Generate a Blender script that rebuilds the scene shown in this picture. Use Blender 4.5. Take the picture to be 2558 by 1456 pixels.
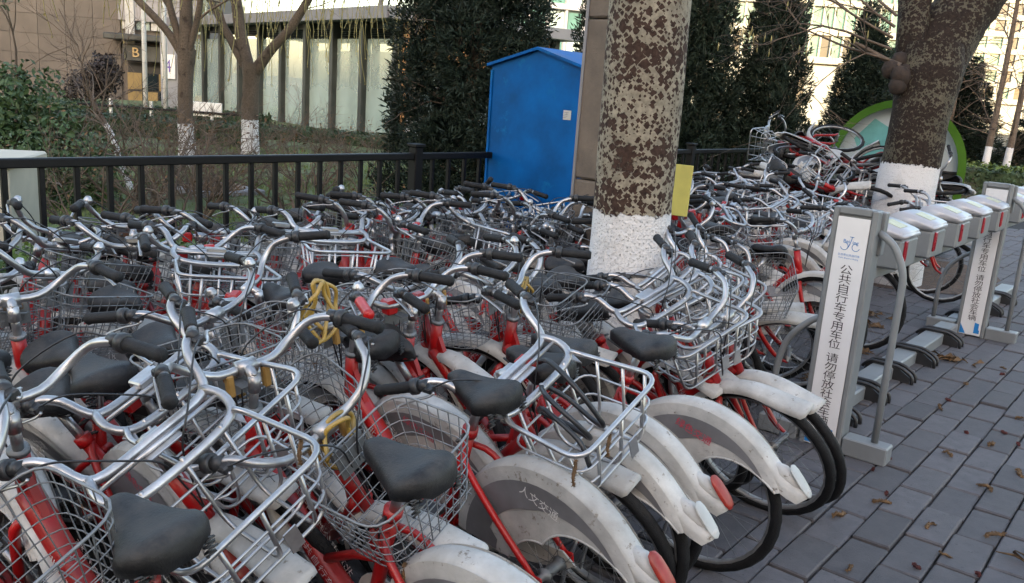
import bpy, bmesh, math, random
from math import sin, cos, pi, radians, sqrt, atan2, hypot
from mathutils import Vector, Matrix, noise as mnoise
import numpy as np

for _o in list(bpy.data.objects):
    bpy.data.objects.remove(_o, do_unlink=True)
scene = bpy.context.scene
COL = scene.collection
RN = random.Random(7)

# ------------------------------------------------------------------ camera
# world axes: +X runs along the bicycle rows and the fence, +Y goes from the walkway to the fence, +Z up (metres)
YAW, PITCH, ROLL, EYE, FOC = radians(38.6), radians(13.1), radians(4.1), 1.57, 2150.0 / 2557.0
_F = Vector((cos(YAW) * cos(PITCH), sin(YAW) * cos(PITCH), -sin(PITCH)))
_R0 = Vector((sin(YAW), -cos(YAW), 0)); _U0 = _R0.cross(_F)
_R = _R0 * cos(ROLL) + _U0 * sin(ROLL); _U = _U0 * cos(ROLL) - _R0 * sin(ROLL)
cam_data = bpy.data.cameras.new('camera')
cam = bpy.data.objects.new('camera', cam_data)
COL.objects.link(cam)
mw = Matrix.Identity(4)
for i in range(3):
    mw[i][0], mw[i][1], mw[i][2] = _R[i], _U[i], -_F[i]
mw[0][3], mw[1][3], mw[2][3] = 0, 0, EYE
cam.matrix_world = mw
cam_data.sensor_width = 36.0
cam_data.lens = 36.0 * FOC
cam_data.clip_start = 0.05
cam_data.clip_end = 2000
scene.camera = cam

def in_view(p, m=0.0):
    d = Vector(p) - Vector((0, 0, EYE)); z = d.dot(_F)
    if z < .1: return None
    x = .5 + FOC * d.dot(_R) / z; y = .5 * 583 / 1024 - FOC * d.dot(_U) / z
    return (x, y, z) if -m < x < 1 + m and -m < y < 583 / 1024 + m else None

# ------------------------------------------------------------------ sky, sun, exposure
SUN_AZ, SUN_EL = radians(28 + 180), radians(13)      # the sun stands low behind the camera; azimuth counted from +X
world = bpy.data.worlds.new('World'); scene.world = world; world.use_nodes = True
wn = world.node_tree.nodes; wl = world.node_tree.links
sky = wn.new('ShaderNodeTexSky'); sky.sky_type = 'NISHITA'; sky.sun_disc = False
sky.sun_elevation = SUN_EL; sky.sun_rotation = pi / 2 - SUN_AZ
sky.air_density = 1.0; sky.dust_density = 2.2; sky.ozone_density = 1.0; sky.altitude = 50
wn['Background'].inputs[1].default_value = 0.15
_wb = wn.new('ShaderNodeMix'); _wb.data_type = 'RGBA'; _wb.blend_type = 'MULTIPLY'; _wb.inputs[0].default_value = 1
_wb.inputs[7].default_value = (1.0, .9, .815, 1)          # hazy city air: less blue than a clean sky
wl.new(sky.outputs[0], _wb.inputs[6]); wl.new(_wb.outputs[2], wn['Background'].inputs[0])
sd = bpy.data.lights.new('sun', 'SUN'); sd.energy = 2.0; sd.angle = radians(.5); sd.color = (1, .92, .76)
sun = bpy.data.objects.new('sun', sd); COL.objects.link(sun)
sun.rotation_euler = Vector((cos(SUN_AZ) * cos(SUN_EL), sin(SUN_AZ) * cos(SUN_EL), sin(SUN_EL))).to_track_quat('Z', 'Y').to_euler()
sun.location = (-20, -10, 30)
vs = scene.view_settings
vs.view_transform = 'Standard'; vs.look = 'None'; vs.gamma = 1; vs.exposure = 2.65; vs.use_curve_mapping = False

# ------------------------------------------------------------------ materials
def _nt(name):
    m = bpy.data.materials.new(name); m.use_nodes = True
    t = m.node_tree; b = t.nodes['Principled BSDF']
    return m, t, t.nodes, t.links, b

def _mix(n, l, fac, a, b, mode='MIX'):
    x = n.new('ShaderNodeMix'); x.data_type = 'RGBA'; x.blend_type = mode
    for s, v in ((x.inputs[0], fac), (x.inputs[6], a), (x.inputs[7], b)):
        if hasattr(v, 'links'): l.new(v, s)
        elif isinstance(v, (int, float)): s.default_value = v
        else: s.default_value = (*v, 1)
    return x.outputs[2]

def _math(n, l, op, a, b=None, clamp=False):
    x = n.new('ShaderNodeMath'); x.operation = op; x.use_clamp = clamp
    for s, v in zip(x.inputs, (a, b)):
        if v is None: continue
        if hasattr(v, 'links'): l.new(v, s)
        else: s.default_value = v
    return x.outputs[0]

def _range(n, l, v, a, b, c=0., d=1.):
    x = n.new('ShaderNodeMapRange'); l.new(v, x.inputs[0])
    for i, q in enumerate((a, b, c, d)): x.inputs[1 + i].default_value = q
    return x.outputs[0]

def _noise(n, l, vec, scale, detail=4, rough=.6):
    x = n.new('ShaderNodeTexNoise'); x.inputs['Scale'].default_value = scale
    x.inputs['Detail'].default_value = detail; x.inputs['Roughness'].default_value = rough
    if vec is not None: l.new(vec, x.inputs['Vector'])
    return x.outputs[0]

def mat(name, col, rough=.5, metal=0., var=.25, scale=9, dust=0., dustcol=(.2, .17, .14), bump=0., bscale=60, rnd=0., spots=None, spotamt=.6, spotscale=25, spec=.5):
    m, t, n, l, b = _nt(name)
    tc = n.new('ShaderNodeTexCoord').outputs['Object']
    oi = n.new('ShaderNodeObjectInfo')
    off = n.new('ShaderNodeVectorMath'); off.operation = 'ADD'
    sc = n.new('ShaderNodeVectorMath'); sc.operation = 'SCALE'; sc.inputs[3].default_value = 37.0
    l.new(oi.outputs['Random'], sc.inputs[0]); l.new(tc, off.inputs[0]); l.new(sc.outputs[0], off.inputs[1])
    vec = off.outputs[0]
    nz = _noise(n, l, vec, scale)
    lo = tuple(c * (1 - var) for c in col); hi = tuple(min(1, c * (1 + var)) for c in col)
    c = _mix(n, l, _range(n, l, nz, .3, .7), lo, hi)
    if rnd:
        c = _mix(n, l, 1.0, c, _gray(n, l, _range(n, l, oi.outputs['Random'], 0, 1, 1 - rnd, 1 + rnd)), 'MULTIPLY')
    if spots:
        s = _range(n, l, _noise(n, l, vec, spotscale, 6, .7), spotamt, spotamt + .08)
        c = _mix(n, l, s, c, spots)
    r = rough
    if dust:
        g = n.new('ShaderNodeNewGeometry'); sep = n.new('ShaderNodeSeparateXYZ'); l.new(g.outputs['Normal'], sep.inputs[0])
        up = _range(n, l, sep.outputs[2], -.1, .9)
        dn = _range(n, l, _noise(n, l, vec, scale * 1.7, 5, .65), .32, .62)
        d = _math(n, l, 'MULTIPLY', _math(n, l, 'MULTIPLY', up, dn), dust, True)
        c = _mix(n, l, d, c, dustcol)
        r = _math(n, l, 'ADD', _math(n, l, 'MULTIPLY', d, .4), rough, True)
        if metal: l.new(_math(n, l, 'SUBTRACT', metal, d, True), b.inputs['Metallic'])
    elif metal: b.inputs['Metallic'].default_value = metal
    l.new(c, b.inputs['Base Color'])
    if hasattr(r, 'links'): l.new(r, b.inputs['Roughness'])
    else:
        l.new(_range(n, l, nz, .2, .8, max(0, rough - .12), min(1, rough + .12)), b.inputs['Roughness'])
    b.inputs['Specular IOR Level'].default_value = spec
    if bump:
        bp = n.new('ShaderNodeBump'); bp.inputs['Strength'].default_value = bump; bp.inputs['Distance'].default_value = .01
        l.new(_noise(n, l, vec, bscale, 5, .65), bp.inputs['Height']); l.new(bp.outputs[0], b.inputs['Normal'])
    return m

def _gray(n, l, v):
    x = n.new('ShaderNodeCombineXYZ')
    for i in range(3): l.new(v, x.inputs[i])
    return x.outputs[0]

MT = {}
MT['red'] = mat('red_paint', (.35, .005, .006), .32, var=.3, scale=7, dust=.25, dustcol=(.26, .13, .1), rnd=.25, spots=(.1, .035, .02), spotamt=.68)
MT['alu'] = mat('dull_aluminium', (.47, .465, .47), .32, .93, var=.2, scale=14, dust=.35, dustcol=(.25, .22, .2), rnd=.16)
MT['steel'] = mat('grey_galvanised_wire', (.21, .215, .22), .5, .6, var=.35, scale=18, dust=.25, dustcol=(.25, .22, .19), rnd=.2, spots=(.16, .08, .04), spotamt=.62)
MT['rust'] = mat('rusty_steel', (.22, .15, .1), .6, .4, var=.4, scale=20, spots=(.2, .07, .03), spotamt=.5)
MT['grip'] = mat('dusty_black_rubber', (.013, .013, .014), .65, var=.3, scale=20, dust=.45, dustcol=(.055, .052, .05), spec=.3, bump=.25, bscale=160)
MT['saddle'] = mat('worn_black_vinyl', (.009, .009, .01), .45, var=.3, scale=11, spec=.35, dust=.6, dustcol=(.085, .077, .07), bump=.2, bscale=140, rnd=.3, spots=(.055, .05, .046), spotamt=.62, spotscale=34)
MT['plast'] = mat('black_plastic', (.02, .02, .022), .4, var=.3, dust=.35, dustcol=(.1, .095, .09))
MT['white'] = mat('dirty_white_plastic', (.49, .475, .45), .62, var=.25, scale=9, dust=.35, dustcol=(.36, .32, .27), rnd=.14, spots=(.2, .17, .14), spotamt=.6, spotscale=38, bump=.18, bscale=90, spec=.3)
MT['stripe'] = mat('grey_printed_stripe', (.17, .165, .17), .5, var=.35, scale=5, spots=(.4, .39, .37), spotamt=.66, spotscale=14)
MT['tyre'] = mat('black_tyre_rubber', (.008, .008, .009), .7, spec=.25, var=.4, scale=30, dust=.35, dustcol=(.09, .08, .07), bump=.5, bscale=220)
MT['rim'] = mat('wheel_rim_alloy', (.42, .41, .4), .4, .8, var=.25, scale=20, dust=.3)
MT['lens'] = mat('red_lens', (.3, .022, .014), .3, var=.25, scale=30, dust=.5, dustcol=(.26, .09, .06))
MT['plate'] = mat('pale_reflector_plate', (.42, .42, .4), .4, var=.15, spots=(.3, .28, .25), spotamt=.6)
MT['ink'] = mat('white_lettering', (.72, .7, .68), .5, var=.15)
MT['inkred'] = mat('red_lettering', (.55, .05, .09), .5, var=.2)
MT['brass'] = mat('yellow_bracket', (.4, .22, .06), .45, .2, var=.3, dust=.3)
MT['cord_y'] = mat('yellow_cable_sheath', (.38, .24, .05), .4, var=.3, scale=12, dust=.3)
MT['cord_b'] = mat('black_cable_sheath', (.016, .016, .018), .35, var=.3, dust=.3, dustcol=(.08, .08, .08))
MT['fence'] = mat('black_painted_iron', (.005, .005, .0055), .5, spec=.25, var=.3, dust=.12, dustcol=(.05, .05, .05), bump=.15, bscale=40)
MT['label'] = mat('faded_yellow_label', (.5, .49, .33), .5, var=.2, scale=30)
MT['crimson'] = mat('crimson_lock_cover', (.28, .006, .02), .3, var=.2)
MT['grey_post'] = mat('grey_powder_coat', (.2, .21, .215), .45, .1, var=.12, scale=5, dust=.15, spots=(.2, .2, .2), spotamt=.72)
MT['silver'] = mat('silver_plastic_lid', (.47, .47, .5), .4, .25, var=.1, scale=6, dust=.12, dustcol=(.45, .43, .4))
MT['signwhite'] = mat('white_sign_face', (.72, .71, .71), .35, var=.05, scale=4, spots=(.5, .48, .46), spotamt=.76)
MT['signblue'] = mat('blue_print', (.02, .2, .52), .4, var=.12)
MT['signink'] = mat('dark_print', (.035, .025, .03), .5, var=.2)
MT['kiosk'] = mat('blue_sheet_paint', (.0008, .088, .30), .55, var=.3, scale=3.2, spec=.12, dust=.0, bump=.12, bscale=7, spots=(.004, .125, .33), spotamt=.6, spotscale=5)
MT['concrete'] = mat('weathered_concrete', (.15, .118, .092), .85, var=.22, scale=6, bump=.5, bscale=70, spots=(.13, .1, .085), spotamt=.62, spotscale=9)
MT['yellow'] = mat('faded_yellow_board', (.5, .43, .1), .6, var=.1)
MT['box'] = mat('beige_cabinet_paint', (.5, .445, .345), .55, var=.12, scale=5, spots=(.3, .27, .22), spotamt=.7)
MT['stone'] = mat('grey_paving_block', (.096, .088, .092), .8, var=.22, scale=16, bump=.35, bscale=150, rnd=.2, spots=(.062, .058, .062), spotamt=.6, spotscale=45)
MT['joint'] = mat('dark_joint_sand', (.018, .016, .015), .95, var=.3, scale=30, bump=.6)
MT['earth'] = mat('garden_earth', (.085, .075, .05), .95, var=.4, scale=2.5, bump=.8, bscale=25)
MT['grass'] = mat('winter_grass', (.13, .175, .06), .7, var=.5, scale=1.3, spec=.2)
MT['leaf'] = mat('evergreen_leaf', (.05, .085, .03), .5, var=.5, scale=2.2, spec=.3)
MT['hedge'] = mat('clipped_hedge_leaf', (.035, .06, .025), .5, var=.5, scale=2.5, spec=.3)
MT['hedgelight'] = mat('young_hedge_leaf', (.11, .15, .03), .5, var=.4, scale=2.5, spec=.3)
MT['cover'] = mat('ground_cover_leaf', (.08, .125, .022), .45, var=.55, scale=6, spec=.3)
MT['needle'] = mat('juniper_needles', (.017, .027, .018), .65, var=.55, scale=3.2, spec=.2, spots=(.06, .045, .025), spotamt=.6, spotscale=6)
MT['twig'] = mat('brown_twigs', (.12, .085, .06), .8, var=.35, scale=8)
MT['catkin'] = mat('dry_catkin', (.13, .075, .035), .9, var=.5, scale=40)
MT['leafdark'] = mat('dark_bush_leaf', (.022, .014, .012), .6, var=.5)
MT['leafred'] = mat('dark_red_bud_scale', (.09, .02, .018), .7, var=.4, scale=40)
MT['strand'] = mat('yellow_willow_strand', (.3, .25, .09), .7, var=.35, scale=6)
MT['wall'] = mat('beige_stone_cladding', (.115, .098, .082), .7, var=.2, scale=1.4, bump=.15, bscale=12, rnd=.12)
MT['wall2'] = mat('pale_grey_cladding', (.27, .26, .265), .6, var=.1, scale=1.4, rnd=.08)
MT['dark'] = mat('dark_recess', (.02, .02, .02), .6)
MT['bronze'] = mat('dark_bronze_column', (.06, .065, .062), .4, .3, var=.25, scale=2)
MT['roof'] = mat('grey_roof_metal', (.2, .19, .2), .5, .2, var=.15, scale=1.5)
MT['wood'] = mat('warm_timber_panel', (.42, .2, .07), .5, var=.2, scale=3)
MT['numeral'] = mat('purple_numeral', (.12, .06, .3), .5)
MT['gold'] = mat('gilt_letters', (.55, .4, .2), .35, .3, var=.1)
MT['pole'] = mat('white_painted_pole', (.75, .73, .7), .35, var=.08)
MT['cream'] = mat('cream_facade', (.26, .25, .2), .7, var=.1, scale=.3)
MT['sand'] = mat('sandstone_base', (.1, .08, .05), .8, var=.25, scale=.5)
MT['binwhite'] = mat('white_bin_panel', (.5, .55, .57), .4, var=.12, scale=2)
MT['bingreen'] = mat('lime_green_plastic', (.05, .135, .008), .45, var=.15, spec=.3, scale=4)
MT['teal'] = mat('teal_print', (.16, .42, .4), .4, var=.2, scale=4)
MT['dirt'] = mat('brown_litter_soil', (.1, .06, .04), .95, var=.5, scale=14, bump=.8)

def glass(name, col, alpha, rough=.06):
    m, t, n, l, b = _nt(name)
    b.inputs['Base Color'].default_value = (*col, 1); b.inputs['Roughness'].default_value = rough
    b.inputs['Alpha'].default_value = alpha
    nz = _noise(n, l, n.new('ShaderNodeTexCoord').outputs['Object'], .7, 3)
    l.new(_mix(n, l, _range(n, l, nz, .3, .7), tuple(c * .8 for c in col), tuple(min(1, c * 1.2) for c in col)), b.inputs['Base Color'])
    return m
MT['glass'] = glass('pale_green_glass', (.5, .6, .54), .42)
MT['glassgreen'] = glass('green_office_glass', (.05, .125, .105), 1, .12)
MT['glassdark'] = glass('dark_office_glass', (.012, .02, .025), 1, .12)
MT['glasswarm'] = glass('amber_lit_glass', (.3, .22, .1), 1, .15)

def bark_mat(name, light, dark, diamonds, painted, z0=1.08):
    """trunk bark from the trunk's own unrolled surface (UV in metres): pale bark, dark lenticels and patches, whitewashed foot"""
    m, t, n, l, b = _nt(name)
    uv = n.new('ShaderNodeUVMap').outputs[0]
    sep = n.new('ShaderNodeSeparateXYZ'); l.new(uv, sep.inputs[0])
    n1 = _noise(n, l, uv, 5, 4); n2 = _noise(n, l, uv, 38, 5); st = n.new('ShaderNodeMapping'); st.inputs['Scale'].default_value = (.55, 1.5, 1); l.new(uv, st.inputs[0]); n3 = _noise(n, l, st.outputs[0], 2.8, 3)
    base = _mix(n, l, _range(n, l, n2, .3, .7), tuple(c * .55 for c in light), tuple(c * 1.15 for c in light))
    base = _mix(n, l, _range(n, l, n1, .4, .75), base, tuple(c * .55 for c in light))
    wob = n.new('ShaderNodeVectorMath'); wob.operation = 'MULTIPLY_ADD'
    nv = n.new('ShaderNodeTexNoise'); nv.inputs['Scale'].default_value = 30; l.new(uv, nv.inputs['Vector'])
    l.new(nv.outputs[1], wob.inputs[0]); wob.inputs[1].default_value = (.022, .022, .0); l.new(uv, wob.inputs[2])
    mask = None
    for sc, th0, th1 in diamonds:
        v = n.new('ShaderNodeTexVoronoi'); v.voronoi_dimensions = '2D'; v.distance = 'MANHATTAN'; v.inputs['Scale'].default_value = sc
        v.inputs['Randomness'].default_value = .95
        l.new(wob.outputs[0], v.inputs['Vector'])
        cs = n.new('ShaderNodeSeparateColor'); l.new(v.outputs['Color'], cs.inputs[0])
        th = _math(n, l, 'MULTIPLY_ADD', cs.outputs[0], th1)
        th.node.inputs[2].default_value = th0
        th = _math(n, l, 'MULTIPLY', th, _range(n, l, n3, .34, .64, .3, 1.3))
        d = _math(n, l, 'LESS_THAN', v.outputs['Distance'], th)
        mask = d if mask is None else _math(n, l, 'MAXIMUM', mask, d)
    big = _range(n, l, n1, .60, .64)
    mask = _math(n, l, 'MAXIMUM', mask, _math(n, l, 'MULTIPLY', big, _range(n, l, n2, .38, .5)))
    dk = _mix(n, l, _range(n, l, n2, .3, .7), tuple(c * .5 for c in dark), tuple(c * 1.6 for c in dark))
    c = _mix(n, l, mask, base, dk)
    h = _math(n, l, 'SUBTRACT', _math(n, l, 'MULTIPLY', n2, .5), mask)
    if painted:
        e = _math(n, l, 'ADD', sep.outputs[1], _math(n, l, 'MULTIPLY', _noise(n, l, uv, 24, 5), .1))
        p = _range(n, l, e, z0 + .05, z0 + .056, 1, 0)
        fl = _range(n, l, _noise(n, l, uv, 95, 5, .8), .36, .43)
        wht = _mix(n, l, fl, (.22, .19, .17), (.72, .7, .69))
        wht = _mix(n, l, _range(n, l, n1, .55, .8), wht, (.55, .52, .49))
        c = _mix(n, l, p, c, wht)
        h2 = _math(n, l, 'ADD', fl, n2)
        x = n.new('ShaderNodeMix'); l.new(p, x.inputs[0]); l.new(h, x.inputs[2]); l.new(h2, x.inputs[3]); h = x.outputs[0]
    l.new(c, b.inputs['Base Color']); b.inputs['Roughness'].default_value = .85
    b.inputs['Specular IOR Level'].default_value = .25
    bp = n.new('ShaderNodeBump'); bp.inputs['Strength'].default_value = .9; bp.inputs['Distance'].default_value = .012
    l.new(h, bp.inputs['Height']); l.new(bp.outputs[0], b.inputs['Normal'])
    return m
MT['poplar'] = bark_mat('poplar_bark', (.33, .287, .215), (.046, .026, .019), ((23, .2, .46), (41, .14, .46)), True, 1.03)
MT['oldbark'] = bark_mat('dark_patchy_bark', (.115, .1, .07), (.022, .014, .01), ((23, .42, .5), (43, .34, .5)), True, 1.13)
MT['burlbark'] = mat('dark_burl_bark', (.035, .023, .017), .9, var=.5, scale=14, bump=.8, bscale=40)
MT['lawn'] = mat('lawn_turf', (.1, .13, .05), .95, var=.35, scale=2.2, bump=.8, bscale=40, spots=(.09, .075, .045), spotamt=.58, spotscale=3)
MT['willowbark'] = bark_mat('brown_willow_bark', (.14, .105, .075), (.05, .035, .025), ((26, .0, .25),), True, .66)
MT['plainbark'] = bark_mat('grey_brown_bark', (.16, .12, .09), (.06, .04, .03), ((30, .0, .25),), True, .75)

# ------------------------------------------------------------------ mesh helpers
class MB:
    def __init__(s): s.v = []; s.f = []; s.m = []; s.sm = []; s.uv = None
    def add(s, vs, fs, mi=0, smooth=True):
        o = len(s.v); s.v.extend(vs); s.f.extend([tuple(i + o for i in f) for f in fs])
        s.m.extend([mi] * len(fs)); s.sm.extend([smooth] * len(fs))
    def tube(s, pts, r, n=8, mi=0, closed=False, caps=True, sq=1.0):
        pts = [Vector(p) for p in pts]; k = len(pts)
        rr = r if isinstance(r, (list, tuple)) else [r] * k
        tan = []
        for i in range(k):
            a = pts[(i - 1) % k] if closed or i > 0 else pts[i]; b = pts[(i + 1) % k] if closed or i < k - 1 else pts[i]
            d = b - a; tan.append(d.normalized() if d.length > 1e-9 else Vector((0, 0, 1)))
        u = tan[0].orthogonal().normalized()
        if abs(tan[0].z) < .95: u = Vector((0, 0, 1)).cross(tan[0]).normalized()
        vs = []
        for i in range(k):
            u = (u - tan[i] * u.dot(tan[i]))
            u = u.normalized() if u.length > 1e-6 else tan[i].orthogonal().normalized()
            w = tan[i].cross(u)
            for j in range(n):
                a = 2 * pi * j / n
                vs.append(pts[i] + (u * cos(a) + w * sin(a) * sq) * rr[i])
        fs = []
        for i in range(k if closed else k - 1):
            i2 = (i + 1) % k
            for j in range(n): fs.append((i * n + j, i * n + (j + 1) % n, i2 * n + (j + 1) % n, i2 * n + j))
        if caps and not closed:
            fs.append(tuple(reversed(range(n)))); fs.append(tuple(range((k - 1) * n, k * n)))
        s.add(vs, fs, mi); return s
    def box(s, c, d, mi=0, bev=0., rot=None):
        cx, cy, cz = c; hx, hy, hz = d[0] / 2, d[1] / 2, d[2] / 2
        if bev <= 0:
            vs = [Vector((x * hx, y * hy, z * hz)) for x in (-1, 1) for y in (-1, 1) for z in (-1, 1)]
            fs = [(0, 1, 3, 2), (4, 6, 7, 5), (0, 4, 5, 1), (2, 3, 7, 6), (0, 2, 6, 4), (1, 5, 7, 3)]
        else:
            vs = []; ix = {}
            for x in (-1, 1):
                for y in (-1, 1):
                    for z in (-1, 1):
                        for a in range(3):
                            p = [x * (hx - (bev if a != 0 else 0)), y * (hy - (bev if a != 1 else 0)), z * (hz - (bev if a != 2 else 0))]
                            ix[(x, y, z, a)] = len(vs); vs.append(Vector(p))
            fs = []
            for a in range(3):
                b, c2 = (a + 1) % 3, (a + 2) % 3
                for sg in (-1, 1):
                    q = []
                    for (m, k) in ((-1, -1), (1, -1), (1, 1), (-1, 1)):
                        t = [0, 0, 0]; t[a] = sg; t[b] = m; t[c2] = k; q.append(ix[(*t, a)])
                    fs.append(tuple(q if sg > 0 else reversed(q)))
                for m in (-1, 1):
                    for k in (-1, 1):
                        t = [0, 0, 0]; t[b] = m; t[c2] = k
                        t0 = list(t); t0[a] = -1; t1 = list(t); t1[a] = 1
                        q = [ix[(*t0, b)], ix[(*t1, b)], ix[(*t1, c2)], ix[(*t0, c2)]]
                        fs.append(tuple(q if m * k > 0 else reversed(q)))
            for x in (-1, 1):
                for y in (-1, 1):
                    for z in (-1, 1):
                        q = [ix[(x, y, z, a)] for a in range(3)]
                        fs.append(tuple(q if x * y * z > 0 else reversed(q)))
        if rot is not None: vs = [rot @ v for v in vs]
        s.add([v + Vector(c) for v in vs], fs, mi, False); return s
    def prism(s, poly, a0, a1, axis=0, mi=0):
        """poly: list of 2-D points in the two other axes; extruded from a0 to a1 along axis"""
        n = len(poly); vs = []
        for a in (a0, a1):
            for p in poly:
                q = [p[0], p[1]]; q.insert(axis, a); vs.append(Vector(q))
        fs = [tuple(reversed(range(n))), tuple(range(n, 2 * n))] + [(i, (i + 1) % n, n + (i + 1) % n, n + i) for i in range(n)]
        s.add(vs, fs, mi, False); return s
    def lathe(s, prof, n=12, mi=0, at=(0, 0, 0), axis='z'):
        vs = []; k = len(prof)
        for (r, h) in prof:
            for j in range(n):
                a = 2 * pi * j / n
                p = (r * cos(a), r * sin(a), h) if axis == 'z' else ((r * cos(a), h, r * sin(a)) if axis == 'y' else (h, r * cos(a), r * sin(a)))
                vs.append(Vector(p) + Vector(at))
        fs = [(i * n + j, i * n + (j + 1) % n, (i + 1) * n + (j + 1) % n, (i + 1) * n + j) for i in range(k - 1) for j in range(n)]
        fs += [tuple(reversed(range(n))), tuple(range((k - 1) * n, k * n))]
        s.add(vs, fs, mi); return s
    def mesh(s, name, mats):
        me = bpy.data.meshes.new(name)
        me.from_pydata([tuple(v) for v in s.v], [], s.f)
        for m in (mats if isinstance(mats, (list, tuple)) else [mats]): me.materials.append(MT[m] if isinstance(m, str) else m)
        me.polygons.foreach_set('material_index', s.m); me.polygons.foreach_set('use_smooth', s.sm)
        if s.uv:
            lay = me.uv_layers.new(name='UVMap')
            lay.data.foreach_set('uv', [x for f in s.uv for p in f for x in p])
        me.update(); return me

def cr(pts, k=4, closed=False):
    """Catmull-Rom through the points"""
    P = [Vector(p) for p in pts]; n = len(P); out = []
    for i in range(n if closed else n - 1):
        a, b = P[i], P[(i + 1) % n]
        p0 = P[(i - 1) % n] if closed or i > 0 else a * 2 - b
        p3 = P[(i + 2) % n] if closed or i + 2 < n else b * 2 - a
        for j in range(k):
            t = j / k
            out.append(.5 * ((2 * a) + (b - p0) * t + (2 * p0 - 5 * a + 4 * b - p3) * t * t + (3 * a - p0 - 3 * b + p3) * t ** 3))
    if not closed: out.append(P[-1])
    return out

def fillet(pts, r, k=3, closed=False):
    """polyline with rounded corners"""
    P = [Vector(p) for p in pts]; n = len(P); out = []
    for i in range(n):
        if not closed and i in (0, n - 1): out.append(P[i]); continue
        a, b, c = P[i - 1], P[i], P[(i + 1) % n]
        d1, d2 = (a - b), (c - b); q = min(r, d1.length * .48, d2.length * .48)
        s0, s1 = b + d1.normalized() * q, b + d2.normalized() * q
        for j in range(k + 1):
            t = j / k; out.append(s0 * (1 - t) ** 2 + b * 2 * t * (1 - t) + s1 * t * t)
    return out

def obj(name, me, parent=None, loc=None, rot=None, basis=None, kind=None):
    o = bpy.data.objects.new(name, me); COL.objects.link(o)
    if parent is not None: o.parent = parent
    if loc is not None: o.location = loc
    if rot is not None: o.rotation_euler = rot
    if basis is not None: o.matrix_basis = basis
    if kind: o['kind'] = kind
    return o

def tag(o, label, cat, group=None):
    o['label'] = label; o['category'] = cat
    if group: o['group'] = group
    return o

def thing(name, label, cat, loc=(0, 0, 0), rot=(0, 0, 0), group=None):
    o = obj(name, None, None, loc, rot); o.empty_display_size = .1
    return tag(o, label, cat, group)

_txt = {}
def text_mesh(s, size, m, extrude=0.0, align='CENTER'):
    key = (s, size, m, extrude)
    if key in _txt: return _txt[key]
    cu = bpy.data.curves.new('lettering', 'FONT'); cu.body = s; cu.size = size; cu.align_x = align; cu.align_y = 'CENTER'; cu.extrude = extrude
    cu.resolution_u = 3
    o = bpy.data.objects.new('lettering_source', cu); COL.objects.link(o)
    dg = bpy.context.evaluated_depsgraph_get()
    me = bpy.data.meshes.new_from_object(o.evaluated_get(dg))
    bpy.data.objects.remove(o, do_unlink=True); bpy.data.curves.remove(cu)
    me.materials.clear(); me.materials.append(MT[m]); me.name = 'lettering'
    _txt[key] = me; return me

def frame_basis(origin, xdir, ydir):
    x = Vector(xdir).normalized(); y = Vector(ydir); y = (y - x * y.dot(x)).normalized(); z = x.cross(y)
    M = Matrix.Identity(4)
    for i in range(3): M[i][0], M[i][1], M[i][2], M[i][3] = x[i], y[i], z[i], origin[i]
    return M
# ================================================================== GROUND, PAVING
b = MB(); b.add([Vector((-300, -300, -.05)), Vector((500, -300, -.05)), Vector((500, 500, -.05)), Vector((-300, 500, -.05))], [(0, 1, 2, 3)], 0, False)
obj('ground', b.mesh('ground', 'earth'), kind='structure')
b = MB(); b.box((15, .35, -.045), (40, 8.0, .05), 0)
pav = obj('pavement', b.mesh('pavement_bed', 'joint'), kind='structure')
SL, SW, GAP = .318, .146, .006
stone_mesh = []
for k in range(5):
    b = MB(); b.box((0, 0, -.02), (SL - .013 - RN.random() * .004, SW - GAP - RN.random() * .003, .05), 0, .005 + RN.random() * .003)
    stone_mesh.append(b.mesh('brick', 'stone'))
cands = []
for iy in range(-22, 17):
    y = .02 + iy * SW
    for ix in range(0, 46):
        x = 1.0 + ix * SL + (SL / 2 if iy % 2 else 0) + sin(iy * 2.3) * .02
        p = in_view((x, y, 0), .03)
        if p: cands.append(((p[2] + (4 if (y > .95 and x < 4.2) or y > 1.6 else 0)), x, y))
cands.sort()
RS = random.Random(3)
rest = MB()
for k, (d, x, y) in enumerate(cands):
    z = RS.gauss(0, .003); tx, ty, tz = RS.gauss(0, .012), RS.gauss(0, .011), RS.gauss(0, .008)
    if k < 300:
        obj('brick', RS.choice(stone_mesh), pav, (x, y, z), (tx, ty, tz))
    else:
        rest.box((x, y, z - .02), (SL - .014, SW - GAP, .05), 0, .006)
# the paving goes on past the frame as plain courses
for iy in range(-22, 17):
    y = .02 + iy * SW
    for ix in range(0, 46):
        x = 1.0 + ix * SL + (SL / 2 if iy % 2 else 0) + sin(iy * 2.3) * .02
        if not in_view((x, y, 0), .03) and y > -1.6 and x < 9:
            rest.box((x, y, RS.gauss(0, .002) - .02), (SL - .014, SW - GAP, .05), 0, .006)
obj('paving_bricks', rest.mesh('paving_bricks', 'stone'), pav, kind='stuff')
# strip of bare soil round the second tree
b = MB(); n = 26; vs = [Vector((9.6, 2.35, .012))] + [Vector((9.6 + (1.1 + .2 * RS.random()) * cos(2 * pi * i / n), 2.3 + (.75 + .15 * RS.random()) * sin(2 * pi * i / n), .008)) for i in range(n)]
b.add(vs, [(0, i + 1, (i + 1) % n + 1) for i in range(n)])
obj('soil', b.mesh('tree_pit_soil', 'dirt'), kind='structure')

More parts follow.
